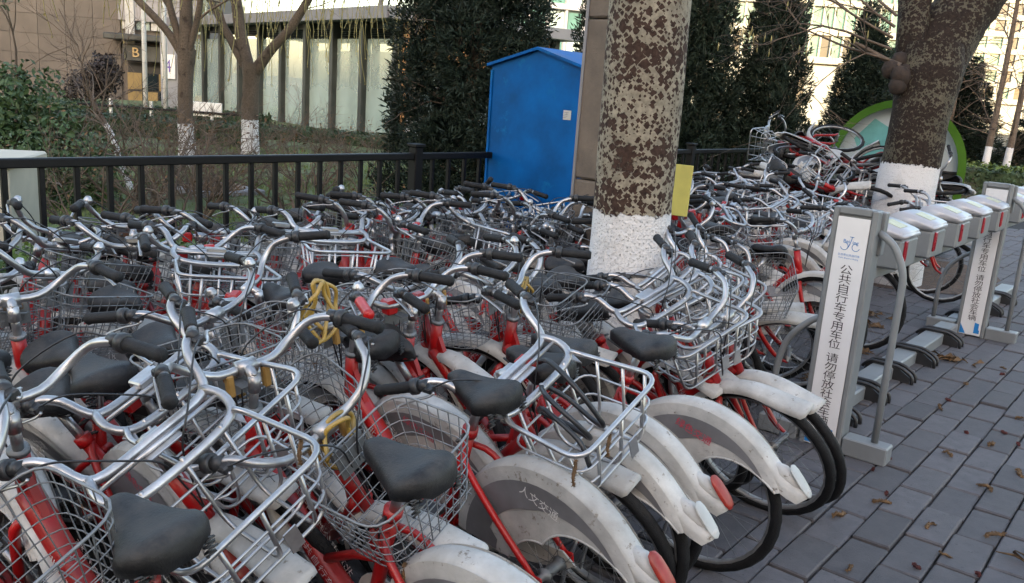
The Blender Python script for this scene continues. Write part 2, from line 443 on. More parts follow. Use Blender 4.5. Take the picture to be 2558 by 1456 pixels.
# kerb under the fence and the lawn behind it
b = MB(); b.box((15, 4.42, .0), (40, .2, .12), 0, .01)
obj('kerb', b.mesh('kerb', 'concrete'), kind='structure')
b = MB(); nx, ny = 60, 40
g = [[Vector((-6 + 46 * i / nx, 4.52 + 25 * (j / ny) ** 1.5, .03 + .05 * mnoise.noise(Vector((i * .3, j * .4, 0))) + .3 * (j / ny))) for j in range(ny + 1)] for i in range(nx + 1)]
b.add([g[i][j] for i in range(nx + 1) for j in range(ny + 1)], [(i * (ny + 1) + j, (i + 1) * (ny + 1) + j, (i + 1) * (ny + 1) + j + 1, i * (ny + 1) + j + 1) for i in range(nx) for j in range(ny)])
obj('lawn_ground', b.mesh('lawn_ground', 'lawn'), kind='structure')

def lawn_z(x, y):
    j = min(1, max(0, (y - 4.52) / 25)) ** (1 / 1.5)
    return .03 + .3 * j

b = MB(); RG = random.Random(11)
for _ in range(42000):
    y = 4.6 + 9.5 * RG.random() ** 1.3; x = -.5 + RG.random() * 11
    if mnoise.noise(Vector((x * .9, y * .9, 3))) < -.32: continue
    if not in_view((x, y, .05), .02): continue
    z = lawn_z(x, y); h = .03 + .05 * RG.random(); a = RG.random() * 6.28; w = .008 + .006 * RG.random()
    dx, dy = cos(a) * w, sin(a) * w; lx, ly = RG.gauss(0, .03), RG.gauss(0, .03)
    b.add([Vector((x - dx, y - dy, z - .03)), Vector((x + dx, y + dy, z - .03)), Vector((x + lx, y + ly, z + h))], [(0, 1, 2)])
obj('grass', b.mesh('grass', 'grass'), kind='stuff')['label'] = 'short winter grass on the lawn behind the black fence'

def leafcards(b, n, fn, size, rg, mi=0):
    for _ in range(n):
        p, nrm = fn(rg)
        q = (Vector(nrm) + Vector((rg.gauss(0, .6), rg.gauss(0, .6), rg.gauss(0, .6)))).normalized()
        u = q.orthogonal().normalized(); u = Matrix.Rotation(rg.random() * 6.28, 3, q) @ u; v = q.cross(u)
        s = size * (.6 + .8 * rg.random()); p = Vector(p)
        b.add([p - u * s, p + v * s * .5 + q * s * .15, p + u * s, p - v * s * .5 + q * s * .15], [(0, 1, 2), (0, 2, 3)], mi)

# low evergreen ground cover along the fence
b = MB()
def cover_pt(rg):
    x = -.2 + 4.3 * rg.random(); y = 4.56 + .55 * rg.random() ** 1.2
    h = (.92 - .1 * x if x < 3.2 else .3) * (.7 + .6 * mnoise.noise(Vector((x * 3, y * 3, 0))) ** 2)
    return (x, y, .03 + h * sqrt(rg.random())), (0, -.3, 1)
leafcards(b, 13000, cover_pt, .026, random.Random(5))
obj('ground_cover', b.mesh('ground_cover', 'cover'), kind='stuff')['label'] = 'leafy green ground cover growing along the foot of the black fence'

# manhole set in a concrete pad on the lawn
t = thing('manhole_cover', 'round grey manhole cover set in a pale concrete pad on the lawn', 'manhole', (5.75, 9.25, .15))
b = MB(); b.box((0, 0, 0), (.85, .85, .1), 0, .015); obj('concrete_pad', b.mesh('concrete_pad', 'wall2'), t)
b = MB(); b.lathe([(.36, .045), (.36, .066), (.34, .072), (.02, .072)], 28)
for i in range(5): b.box((0, -.24 + .12 * i, .075), (.4, .03, .008))
obj('lid', b.mesh('lid', 'rust'), t)

# ================================================================== FENCE
t = thing('fence', 'black iron railing with square balusters between the bicycles and the lawn', 'fence', (0, 4.3, 0))
FY = 4.3
post_me = MB().box((0, 0, .575), (.075, .075, 1.15), 0, .006).box((0, 0, 1.16), (.095, .095, .022), 0, .004).mesh('post', 'fence')
bal_me = MB().box((0, 0, .58), (.026, .026, .98), 0, .003).mesh('baluster', 'fence')
PX = [-.7, 4.22, 8.2, 12.2, 16.2]
for a, c in zip(PX, PX[1:]):
    L = c - a - .075
    obj('top_rail', MB().box(((a + c) / 2, 0, 1.085), (L, .05, .045), 0, .006).mesh('top_rail', 'fence'), t)
    obj('bottom_rail', MB().box(((a + c) / 2, 0, .13), (L, .035, .03), 0, .004).mesh('bottom_rail', 'fence'), t)
    n = int((c - a) / .163)
    for i in range(1, n):
        obj('baluster', bal_me, t, (a + (c - a) * i / n, 0, 0))
for x in PX: obj('post', post_me, t, (x, 0, 0))

# ================================================================== DOCKING STATION
def sign_post(x, lab):
    s = thing('sign_post', lab, 'sign', (x, 1.24, 0))
    W2, D, H = .098, .125, 1.155
    b = MB()
    b.box((D / 2 + .012, 0, H / 2), (D, 2 * W2 - .012, H), 0, .012)
    for yy in (-1, 1): b.box((.02, yy * (W2 - .012), H / 2 + .003), (.05, .026, H + .006), 0, .006)
    b.box((.02, 0, H - .008), (.048, 2 * W2 - .05, .034), 0, .005)
    b.box((D - .01, -W2 + .004, 1.05), (.05, .03, .2), 0, .004)
    obj('post_body', b.mesh('post_body', 'grey_post'), s)
    obj('sign_panel', MB().box((-.0015, 0, .565), (.006, 2 * W2 - .052, 1.13 - .024), 0, .001).mesh('sign_panel', 'signwhite'), s)
    P = s.children[-1]
    def put(me, y, z, sx=1, sz=1, name='lettering'):
        o = obj(name, me, P); o.matrix_basis = frame_basis((-.0058, y, z), (0, -1, 0), (0, 0, 1)) @ Matrix.Diagonal((sx, sz, 1, 1)); return o
    txt = '公共自行车专用车位 请勿停放社会车辆'
    z = .875
    for ch in txt:
        if ch == ' ': z -= .022; continue
        put(text_mesh(ch, .058, 'signink'), 0, z, 1.05, .82); z -= .0445
    put(text_mesh('北京市公共自行车', .0125, 'signblue'), 0, .945)
    put(text_mesh('Public Bicycle in Beijing', .0095, 'signblue'), 0, .931)
    # emblem: two open wheels joined by a stroke that reads BeiJing
    put(text_mesh('Bei', .024, 'signblue'), .019, 1.008); put(text_mesh('ing', .024, 'signblue'), -.022, 1.006)
    lg = MB()
    def ring(cy, a0, a1, r=.017): return [(-.0055, cy + r * cos(a0 + (a1 - a0) * i / 14), .985 + r * sin(a0 + (a1 - a0) * i / 14)) for i in range(15)]
    lg.tube(ring(.026, radians(80), radians(345)), .0013, 4); lg.tube(ring(-.026, radians(195), radians(460)), .0013, 4)
    lg.tube(cr([(-.0055, .012, .975), (-.0055, .004, .992), (-.0055, -.003, 1.02), (-.0055, -.003, 1.03)], 3), .0015, 4); lg.tube([(-.0055, .006, 1.03), (-.0055, -.012, 1.03)], .0013, 4)
    obj('emblem', lg.mesh('emblem', 'signblue'), P)
    e = MB(); e2 = MB()
    e.prism([(-.064, .03), (-.026, .03), (-.026, .112), (-.056, .106), (-.056, .06), (-.064, .056)], -.0056, -.0048, 0)
    e2.prism([(.07, .018), (.07, .09), (.035, .03), (.03, .018)], -.0056, -.0048, 0)
    obj('printed_corner', e.mesh('printed_corner', 'signblue'), P); obj('printed_corner', e2.mesh('printed_corner', 'signblue'), P)
    obj('foot', MB().box((.05, -.205, .044), (.1, .205, .088), 0, .006).mesh('foot', 'grey_post'), s); obj('foot', MB().box((.05, .215, .044), (.1, .2, .088), 0, .006).mesh('foot', 'grey_post'), s)
    for sg in (-1, 1):
        q = [(.055, sg * .1, 1.06), (.055, sg * .17, 1.02), (.055, sg * .235, .9), (.055, sg * .235, .6), (.055, sg * .235, .08)] if sg < 0 else \
            [(.055, .1, .62), (.055, .2, .6), (.055, .3, .5), (.055, .34, .36), (.055, .34, .08)]
        if sg > 0: q = [(a, bb - .06 if bb > .15 else bb, c) for a, bb, c in q]
        obj('guard_tube', MB().tube(fillet(q, .12, 5), .0165, 10).mesh('guard_tube', 'grey_post'), s)
    return s
sign_post(4.0, 'grey sign post with white panel of black characters, standing by the two big tyres')
sign_post(7.14, 'grey sign post with white panel, partly behind the farther dock heads')

lid_b = MB().prism([(-.125, .995), (-.122, 1.022), (-.1, 1.034), (-.01, 1.062), (.06, 1.075), (.1, 1.066), (.128, 1.03), (.128, .995)], -.15, .15, 0)
body_b = MB().box((0, 0, .918), (.285, .235, .152), 0, .012)
red_b = MB().box((-.085, -.121, .935), (.04, .012, .105), 0, .004).box((-.085, -.127, .928), (.012, .004, .07), 0, .001)
def lid_mesh():
    bm = bmesh.new(); me = lid_b.mesh('lid', 'silver'); bm.from_mesh(me)
    bmesh.ops.bevel(bm, geom=list(bm.edges), offset=.008, segments=2, affect='EDGES'); bm.to_mesh(me); bm.free()
    me.polygons.foreach_set('use_smooth', [True] * len(me.polygons)); return me
lid_me = lid_mesh(); body_me = body_b.mesh('dock_body', 'grey_post'); red_me = red_b.mesh('lock_slot', 'crimson')
stick_me = MB().box((0, 0, 0), (.13, .085, .002), 0).mesh('sticker', 'label')
slot = ['first', 'second', 'third', 'fourth', 'fifth']
for i, x in enumerate([4.56, 5.12, 5.72, 6.32, 6.9, 7.75, 8.4, 9.0]):
    if i < 5: lab = 'silver lidded dock head with a red slot, %s beyond the big sign post' % slot[i]; g = 'bicycle dock heads'
    else: lab = 'silver lidded dock head, %s beyond the second sign post' % slot[i - 5]; g = 'bicycle dock heads'
    s = thing('docking_unit', lab, 'dock', (x, 1.245, 0), group=g)
    obj('dock_body', body_me, s); obj('lid', lid_me, s); obj('lock_slot', red_me, s)
    o = obj('sticker', stick_me, s, (0, -.035, 1.0565), (radians(17), 0, 0))
rail = thing('dock_rail', 'grey steel rail on the paving with black wheel holders and a carrying beam', 'dock rail', (0, 1.38, 0))
for a, c in ((4.2, 7.1), (7.3, 9.4)):
    obj('floor_channel', MB().box(((a + c) / 2, 0, .04), (c - a, .13, .085), 0, .008).mesh('floor_channel', 'grey_post'), rail)
    obj('beam', MB().box(((a + c) / 2, -.12, .815), (c - a, .07, .06), 0, .006).mesh('beam', 'grey_post'), rail)
hold = MB()
for sy in (-1, 1):
    hold.tube(fillet([(sy * .035, .12, .05), (sy * .035, .08, .098), (sy * .035, -.1, .098), (sy * .035, -.18, .05), (sy * .035, -.18, -.0)], .07, 4), .011, 8)
    hold.prism([(.12, .0), (.09, .086), (-.09, .086), (-.165, .04), (-.165, 0)], sy * .026, sy * .038, 0)
hold_me = hold.mesh('wheel_holder', 'plast')
for x in (4.45, 4.95, 5.48, 6.0, 6.7, 7.55, 8.15, 8.75): obj('wheel_holder', hold_me, rail, (x, 0, 0))

# ================================================================== KIOSK, POLE, BOARD, CABINET
k = thing('kiosk', 'blue painted sheet metal cabinet with a gabled roof and small white sticker', 'cabinet', (5.0, 3.9, 0))
obj('body', MB().prism([(-.43, 0), (.43, 0), (.43, 1.74), (0, 1.86), (-.43, 1.74)], 0, .85, 0).mesh('body', 'kiosk'), k)
b = MB()
b.prism([(.46, 1.735), (0, 1.864), (0, 1.884), (.46, 1.755)], -.03, .9, 0); b.prism([(-.46, 1.735), (-.46, 1.755), (0, 1.8845), (0, 1.8645)], -.03, .9, 0)
obj('roof', b.mesh('roof', 'kiosk'), k)
for y in (-.425, .425): obj('corner_trim', MB().box((-.004, y, .86), (.014, .02, 1.7), 0, .002).mesh('corner_trim', 'kiosk'), k)
st = obj('sticker', MB().box((-.002, -.29, 1.43), (.003, .065, .065)).mesh('sticker', 'plate'), k)
b = MB()
for i in range(4): b.box((-.0045, -.285 + .004 * i, 1.447 - i * .012), (.001, .035 - .008 * (i % 2), .004))
obj('print', b.mesh('print', 'roof'), st)

k = thing('concrete_pole', 'square brown concrete pole standing between the blue cabinet and the near painted tree', 'pole', (4.6, 2.99, 0))
for z0, z1 in ((0, 1.06), (1.068, 2.02), (2.028, 5.2)):
    obj('segment', MB().box((0, 0, (z0 + z1) / 2), (.3 + RN.random() * .004, .28, z1 - z0), 0, .012).mesh('segment', 'concrete'), k)
obj('seam_strip', MB().box((-.152, .132, 2.6), (.012, .02, 5.2)).mesh('seam_strip', 'roof'), k)

k = thing('board', 'pale yellow board standing among the bicycles beside the near painted tree', 'board', (4.5, 2.5, 0), (0, radians(3), radians(8)))
obj('face', MB().box((0, 0, 1.07), (.012, .27, .3), 0, .003).mesh('face', 'yellow'), k)
obj('stake', MB().box((.02, 0, .5), (.02, .04, 1.0), 0, .003).mesh('stake', 'rust'), k)

k = thing('utility_box', 'beige metal utility box standing behind the black fence', 'utility box', (2.02, 5.78, 0), (0, 0, radians(-38)))
obj('body', MB().box((0, 0, .465), (.5, .62, .93), 0, .006).mesh('body', 'box'), k)
obj('lid', MB().box((0, 0, .955), (.56, .68, .05), 0, .012).mesh('lid', 'box'), k)
for y in (-.2, .02): obj('door', MB().box((-.253, y - .0 + .08, .5), (.01, .2, .86), 0, .003).mesh('door', 'box'), k)
obj('handle', MB().box((-.262, .05, .6), (.012, .02, .09), 0, .003).mesh('handle', 'grey_post'), k)

k = thing('recycling_bin', 'domed green and white collection bin with teal prints, behind the old tree', 'bin', (10.75, 2.98, 0), (0, 0, radians(14)))
def arch(r, z0=.12, zc=1.02, n=22): return [(r, z0)] + [(r * cos(pi * i / n), zc + r * 1.02 * sin(pi * i / n)) for i in range(n + 1)] + [(-r, z0)]
A, B_ = arch(.75), arch(.665, .16)
b = MB(); m = len(A)
for xx in (0, .6): b.add([Vector((xx, y, z)) for y, z in A] + [Vector((xx, y, z)) for y, z in B_], [((i, i + 1, m + i + 1, m + i) if xx else (m + i, m + i + 1, i + 1, i)) for i in range(m - 1)], 0, False)
b.add([Vector((xx, y, z)) for xx in (0, .6) for y, z in A], [(i, m + i, m + i + 1, i + 1) for i in range(m - 1)])
b.add([Vector((xx, y, z)) for xx in (0, .16) for y, z in B_], [(i, i + 1, m + i + 1, m + i) for i in range(m - 1)])
obj('shell', b.mesh('shell', 'bingreen'), k)
pf = obj('front_panel', MB().prism(B_, .145, .5, 0).mesh('front_panel', 'binwhite'), k)
b = MB(); b.box((.13, 0, .93), (.03, 1.34, .1), 0, .006); b.box((.12, 0, 1.0), (.035, 1.35, .025), 0, .004); obj('flap_band', b.mesh('flap_band', 'plast'), k)
obj('handle', MB().tube(fillet([(.13, .1, .9), (.08, .1, .9), (.08, -.25, .9), (.13, -.25, .9)], .03, 3), .012, 8).mesh('handle', 'alu'), k)
for pts in ([(-.45, 1.1), (-.2, 1.08), (-.12, 1.4), (-.3, 1.52), (-.48, 1.35)], [(.1, 1.1), (.4, 1.1), (.5, 1.3), (.3, 1.55), (.12, 1.45)], [(-.5, .5), (-.25, .45), (-.3, .7), (-.55, .8)], [(.2, .4), (.5, .45), (.55, .75), (.3, .7)]):
    obj('print', MB().prism(pts, .1415, .1445, 0).mesh('print', 'teal'), pf)
rr = random.Random(4)
for i in range(5):
    y = -.22 - .06 * i; b = MB()
    for j in range(5): b.box((.141, y + rr.gauss(0, .008), .62 + .045 * j + rr.gauss(0, .006)), (.004, .036, .012), 0, 0, Matrix.Rotation(rr.gauss(0, .3), 3, 'X'))
    b.box((.141, y + .008, .71), (.004, .01, .2)); obj('lettering', b.mesh('lettering', 'inkred'), pf)

# ================================================================== TREES BY THE BICYCLES
def trunk_part(name, pts, radii, m, parent, n=28, bumps=.02, seed=0, k=10):
    """a limb with bark UVs in metres: u round the trunk, v up it"""
    P = [Vector(p) for p in pts]
    C = cr(P, k); R = []
    for i in range(len(P) - 1):
        for j in range(k): R.append(radii[i] + (radii[i + 1] - radii[i]) * j / k)
    R.append(radii[-1])
    b = MB(); vs = []; uvs = []; L = 0; ru = sum(R) / len(R)
    for i, c in enumerate(C):
        d = (C[min(i + 1, len(C) - 1)] - C[max(i - 1, 0)]).normalized()
        u = Vector((1, 0, 0)); u = (u - d * u.dot(d)).normalized(); w = d.cross(u)
        if i: L += (c - C[i - 1]).length
        for j in range(n + 1):
            a = 2 * pi * j / n; q = u * cos(a) + w * sin(a)
            rr = R[i] * (1 + bumps * 2.2 * mnoise.noise(Vector((cos(a) * 1.4, sin(a) * 1.4, c.z * 2 + seed))) + bumps * mnoise.noise(Vector((cos(a) * 5, sin(a) * 5, c.z * 9 + seed))))
            vs.append(c + q * rr); uvs.append((j / n * 2 * pi * ru + seed, c.z))
    fs = [(i * (n + 1) + j, i * (n + 1) + j + 1, (i + 1) * (n + 1) + j + 1, (i + 1) * (n + 1) + j) for i in range(len(C) - 1) for j in range(n)]
    b.add(vs, fs); b.uv = [[uvs[i] for i in f] for f in fs]
    return obj(name, b.mesh(name, m), parent)

t = thing('poplar_tree', 'pale poplar with diamond bark marks and whitewashed foot, in front of the concrete pole', 'tree', (3.71, 2.23, 0))
trunk_part('trunk', [(0, 0, -.05), (0, 0, .5), (-.005, 0, 1.0), (-.03, 0, 2.0), (-.05, .02, 3.4), (-.05, .03, 6)], [.232, .205, .196, .192, .18, .15], 'poplar', t, 40, .012, 1.7, 14)
trunk_part('limb', [(-.05, .02, 4.6), (.3, .3, 5.3), (.9, .7, 6.4)], [.09, .07, .04], 'poplar', t, 14)
trunk_part('limb', [(-.05, .03, 5.2), (-.4, -.3, 6.2), (-.8, -.8, 7.4)], [.09, .06, .03], 'poplar', t, 14)

t = thing('old_tree', 'dark forked tree trunk with a burl and whitewashed foot, beyond the dock heads', 'tree', (8.9, 2.33, 0))
trunk_part('trunk', [(-.03, 0, -.05), (-.02, 0, .6), (0, 0, 1.1), (.06, 0, 1.55), (.14, .0, 1.95), (.2, .02, 2.25)], [.31, .275, .265, .262, .29, .27], 'oldbark', t, 36, .03, 4.2, 10)
trunk_part('limb', [(.12, .08, 1.8), (.14, .2, 2.25), (.2, .26, 2.65), (.26, .34, 3.2), (.3, .42, 4.4)], [.17, .15, .14, .14, .11], 'oldbark', t, 24, .05, 9.1)
trunk_part('limb', [(.1, -.02, 1.6), (.26, .0, 2.05), (.42, -.06, 2.45), (.56, -.16, 2.75), (.85, -.4, 3.4), (1.1, -.7, 4.6)], [.22, .27, .275, .27, .22, .16], 'oldbark', t, 28, .06, 13.3)
b = MB()
for i in range(7):
    a = RN.random() * 6.28
    c = Vector((-.1 + .07 * cos(a), .22 + .07 * sin(a), 2.0 + .1 * RN.gauss(0, .6)))
    b.lathe([(.0, -.09), (.06, -.07), (.085, 0), (.06, .07), (0, .09)], 9, 0, c)
obj('burl', b.mesh('burl', 'burlbark'), t)

def twigs(b, p, d, r, L, depth, rg, spread=.55, n=4, mi=0, droop=0.):
    p = Vector(p); d = Vector(d).normalized(); pts = [p]; k = 4
    for i in range(k):
        d = (d + Vector((rg.gauss(0, .12), rg.gauss(0, .12), rg.gauss(0, .1) - droop))).normalized()
        p = p + d * L / k; pts.append(p)
    b.tube(pts, [r * (1 - .5 * i / k) for i in range(k + 1)], n if r > .006 else 3, mi, caps=False)
    if depth <= 0: return
    for i in range(rg.choice((2, 3, 3))):
        q = pts[rg.randint(1, k)]; a = Vector((rg.gauss(0, 1), rg.gauss(0, 1), rg.gauss(0, .8)))
        nd = (d + a * spread).normalized()
        twigs(b, q, nd, r * .58, L * (.55 + .3 * rg.random()), depth - 1, rg, spread, n, mi, droop)
rg = random.Random(21)
b = MB()
twigs(b, (-.12, .2, 2.05), (-.1, .5, .25), .03, .5, 0, rg)
for i in range(5): twigs(b, (-.15, .3, 2.1 + .1 * i), (-.4 + .1 * i, .9, .2 + .12 * i), .014, .9, 4, rg, .6)
obj('branches', b.mesh('branches', 'twig'), t)
b = MB()
for i in range(46):
    x, y, z = -.5 + 1.0 * rg.random(), .45 + 1.6 * rg.random(), 2.15 + .75 * rg.random(); h = .06 + .05 * rg.random()
    b.tube([(x, y, z), (x + rg.gauss(0, .006), y, z - h * .5), (x + rg.gauss(0, .01), y, z - h)], [.003, .008, .004], 5)
obj('catkins', b.mesh('catkins', 'strand'), t, kind='stuff')

# ================================================================== GARDEN TREES
def garden_tree(name, lab, loc, pts, rad, limbs, nstr, seed, m='willowbark'):
    t = thing(name, lab, 'tree', loc, group=None)
    trunk_part('trunk', pts, rad, m, t, 20, .03, seed)
    for lp, lr in limbs: trunk_part('limb', lp, lr, m, t, 12, .03, seed + 3)
    rg = random.Random(seed); b = MB()
    for lp, lr in limbs:
        for i in range(3):
            twigs(b, lp[-1] if i else lp[-2], Vector(lp[-1]) - Vector(lp[-2]) + Vector((rg.gauss(0, .3), rg.gauss(0, .3), .2)), .02, .9, 3, rg, .6)
    obj('twigs', b.mesh('twigs', 'twig'), t)
    if nstr:
        b = MB()
        for i in range(nstr):
            a = rg.random() * 6.28; r = .3 + 1.9 * rg.random(); x, y = r * cos(a), r * sin(a); z = 3.0 + 1.0 * rg.random(); L = .5 + 1.3 * rg.random() ** 1.4; pts = []
            for j in range(7): pts.append((x + .04 * sin(j * .8 + i) + .02 * rg.gauss(0, 1), y + .03 * cos(j + i), z - L * j / 6))
            b.tube(pts, .006, 3, caps=False)
            for j in range(int(L * 9)):
                q = pts[rg.randint(1, 6)]; w = .009
                b.add([Vector(q), Vector(q) + Vector((rg.gauss(0, w), rg.gauss(0, w), -.03)), Vector(q) + Vector((rg.gauss(0, w), rg.gauss(0, w), -.045))], [(0, 1, 2)])
        obj('hanging_twigs', b.mesh('hanging_twigs', 'strand'), t, kind='stuff')
    return t
garden_tree('garden_tree', 'brown tree with a whitewashed foot and three limbs, in front of the flagpoles', (6.83, 11.7, .12),
            [(.02, 0, 0), (0, 0, .4), (-.02, 0, .8), (.0, 0, 1.3), (.03, .02, 1.7)], [.15, .115, .108, .104, .13],
            [([(.03, .05, 1.55), (-.12, .3, 1.95), (-.42, .72, 2.45), (-.7, 1.2, 3.1)], [.065, .055, .05, .04]), ([(.02, .0, 1.6), (.02, .0, 2.1), (.05, .05, 3.2)], [.11, .09, .07]),
             ([(.02, -.05, 1.65), (.08, -.18, 2.1), (.1, -.3, 2.6)], [.05, .042, .035]), ([(0, .05, 1.65), (-.06, .2, 2.1), (-.2, .35, 2.9)], [.06, .05, .04])], 60, 31)
garden_tree('garden_tree', 'brown tree with a whitewashed foot forking in front of the glass pavilion', (8.87, 13.15, .1),
            [(0, 0, 0), (0, 0, .4), (.0, 0, .9), (.02, 0, 1.3), (.05, 0, 1.6)], [.17, .145, .14, .14, .17],
            [([(.04, .06, 1.4), (.0, .2, 1.9), (-.02, .32, 2.4), (-.05, .45, 3.4)], [.12, .1, .095, .08]), ([(.05, -.04, 1.45), (.2, -.3, 1.85), (.42, -.62, 2.3), (.7, -1.1, 3.2)], [.11, .085, .075, .06]),
             ([(.02, .1, 1.5), (-.12, .4, 2.0), (-.3, .8, 2.7)], [.09, .07, .05])], 150, 47)
t = garden_tree('garden_tree', 'slim bare trunk rising in front of the arched glass vault', (12.0, 12.4, .1),
            [(0, 0, 0), (.03, 0, 1), (0, .02, 1.8), (.05, .0, 2.6), (.08, 0, 4)], [.13, .12, .13, .105, .08], [([(.05, 0, 3.2), (.3, -.3, 3.8), (.5, -.6, 4.6)], [.05, .04, .03])], 90, 77, 'plainbark')
# small whitewashed leaning trunk
b = MB(); t = thing('young_tree', 'thin leaning whitewashed trunk with bare twigs beside the evergreen bush', 'tree', (4.95, 10.1, .1))
trunk_part('trunk', [(.14, -.14, 0), (.05, -.05, .35), (0, 0, .62), (-.18, .18, 1.1)], [.04, .035, .032, .02], 'plainbark', t, 10, .05, 3)
rg = random.Random(8); b = MB()
for i in range(6): twigs(b, (-.05 - .02 * i, .05 + .02 * i, .7 + .06 * i), (rg.gauss(-.2, .5), rg.gauss(.2, .5), .7), .012, .7, 4, rg)
obj('twigs', b.mesh('twigs', 'twig'), t)

def shrub(loc, lab, n, L, seed, depth=4, spread=.5, r=.012):
    rg = random.Random(seed); b = MB()
    for i in range(n):
        a = rg.random() * 6.28; e = .5 + .6 * rg.random()
        twigs(b, (.12 * cos(a), .12 * sin(a), 0), (cos(a) * e, sin(a) * e, 1), r, L * (.6 + .5 * rg.random()), depth, rg, spread)
    s = thing('bare_shrub', lab, 'shrub', loc); obj('stems', b.mesh('stems', 'twig'), s)
    b = MB()
    leafcards(b, 150, lambda g: ((g.gauss(0, L * .5), g.gauss(0, L * .5), L * (.5 + g.random())), (0, 0, 1)), .02, rg); obj('dry_leaves', b.mesh('dry_leaves', 'catkin'), s, kind='stuff'); return s
shrub((5.6, 7.4, .1), 'bare brown shrub nearest the fence, left of the manhole cover', 13, .62, 41, 4, .5, .014)
shrub((4.0, 7.0, .1), 'bare grey shrub spreading in front of the evergreen bush', 13, .7, 42, 4, .5, .014)
shrub((7.3, 9.4, .1), 'wide tangle of bare brown twigs in front of the forking tree', 16, .62, 3)
shrub((8.6, 9.9, .1), 'bare brown shrub below the timber corner of the pavilion', 14, .6, 4)
shrub((4.3, 8.3, .1), 'bare twiggy shrub over the evergreen bush', 12, .75, 5)
shrub((5.2, 8.6, .1), 'bare shrub with a few dry leaves in front of the stone wall', 11, .7, 6)
shrub((3.4, 7.4, .1), 'bare shrub rising behind the beige utility box', 9, .75, 9)
shrub((5.9, 9.0, .1), 'thin bare shrub in front of the entrance hedge', 9, .62, 12)
shrub((7.1, 6.9, .1), 'thin bare sprigs at the foot of the big dark juniper', 5, .4, 14, 3)
shrub((4.35, 5.0, .1), 'few bare stems growing behind the fence post by the blue cabinet', 4, .45, 15, 3)

def bush(loc, lab, lobes, n, size, m, seed, name='evergreen_bush'):
    rg = random.Random(seed); b = MB()
    def pt(g):
        c, r = g.choice(lobes)
        d = Vector((g.gauss(0, 1), g.gauss(0, 1), g.gauss(0, 1))).normalized()
        rr = (.55 + .5 * g.random()) * (1 + .35 * mnoise.noise(d * 2 + Vector(c) * 3))
        return Vector(c) + Vector((d.x * r[0], d.y * r[1], d.z * r[2])) * rr, d
    leafcards(b, n, pt, size, rg)
    s = thing(name, lab, 'bush', loc); obj('foliage', b.mesh('foliage', m), s)
    b = MB()
    for c, r in lobes: twigs(b, (0, 0, 0), Vector(c) + Vector((.01, 0, .1)), .025, Vector(c).length * 1.0 + .2, 2, rg)
    obj('stems', b.mesh('stems', 'twig'), s); return s
bush((3.6, 9.4, .1), 'dense dark evergreen bush standing behind the utility box', [((0, 0, .45), (.75, .75, .6)), ((.35, -.5, .4), (.55, .55, .5)), ((-.5, .5, .75), (.6, .6, .7)), ((.0, .1, 1.0), (.5, .5, .4))], 7500, .035, 'leaf', 71)
bush((4.8, 14.5, .1), 'tall dark evergreen against the stone wall, its sprays hanging down', [((0, 0, 2.6), (.9, .9, .8)), ((-.6, .5, 2.0), (.9, .9, .9)), ((.4, -.4, 3.2), (.8, .8, .6)), ((-.6, .4, 1.0), (.9, .9, .9))], 5200, .06, 'leaf', 72, 'evergreen_tree')
bush((12.1, 26.2, .1), 'dark round bush in front of the stone wall', [((0, 0, .6), (.7, .7, .6)), ((.3, -.5, 1.1), (.5, .5, .6))], 2600, .06, 'leafdark', 73)

def hedge(name, lab, c, d, rz, n, size, m, seed, top=None):
    s = thing(name, lab, 'hedge', c, (0, 0, rz))
    core = MB().box((0, 0, d[2] / 2), (d[0] - .06, d[1] - .06, d[2] - .04), 0, .03).mesh('core', 'hedge'); obj('core', core, s)
    rg = random.Random(seed); b = MB()
    def pt(g):
        f = g.random(); x, y, z = (g.random() - .5) * d[0], (g.random() - .5) * d[1], g.random() * d[2]
        if f < .4: return (x, -d[1] / 2 + g.gauss(0, .02), z), (0, -1, .2)
        if f < .8: return (x, y, d[2] + g.gauss(0, .025)), (0, 0, 1)
        return ((-1 if g.random() < .5 else 1) * d[0] / 2, y, z), (1, 0, .2)
    leafcards(b, n, pt, size, rg); obj('leaves', b.mesh('leaves', m), s)
    if top:
        b = MB(); leafcards(b, n // 2, lambda g: (((g.random() - .5) * d[0], (g.random() - .5) * d[1], d[2] + .03 + g.gauss(0, .03)), (0, 0, 1)), size, rg); obj('new_growth', b.mesh('new_growth', top), s)
    return s
hedge('hedge', 'low clipped hedge between the two whitewashed garden trees and the entrance', (8.6, 16.2, -.05), (4.6, .9, .62), radians(-60), 4200, .04, 'hedge', 81)
hedge('hedge', 'low clipped hedge running below the glass pavilion', (12.2, 14.6, -.05), (5.0, .8, .5), radians(-62), 3600, .04, 'hedge', 82)
hedge('hedge', 'farther clipped hedge along the foot of the stone building', (11.5, 21.5, -.05), (6, 1.0, .55), radians(-50), 3000, .05, 'hedge', 83)
hedge('hedge', 'dark hedge with a bright green clipped top behind the green bin', (20.0, 3.9, -.02), (9, 1.6, .72), radians(-62), 6000, .045, 'hedge', 84, 'hedgelight')

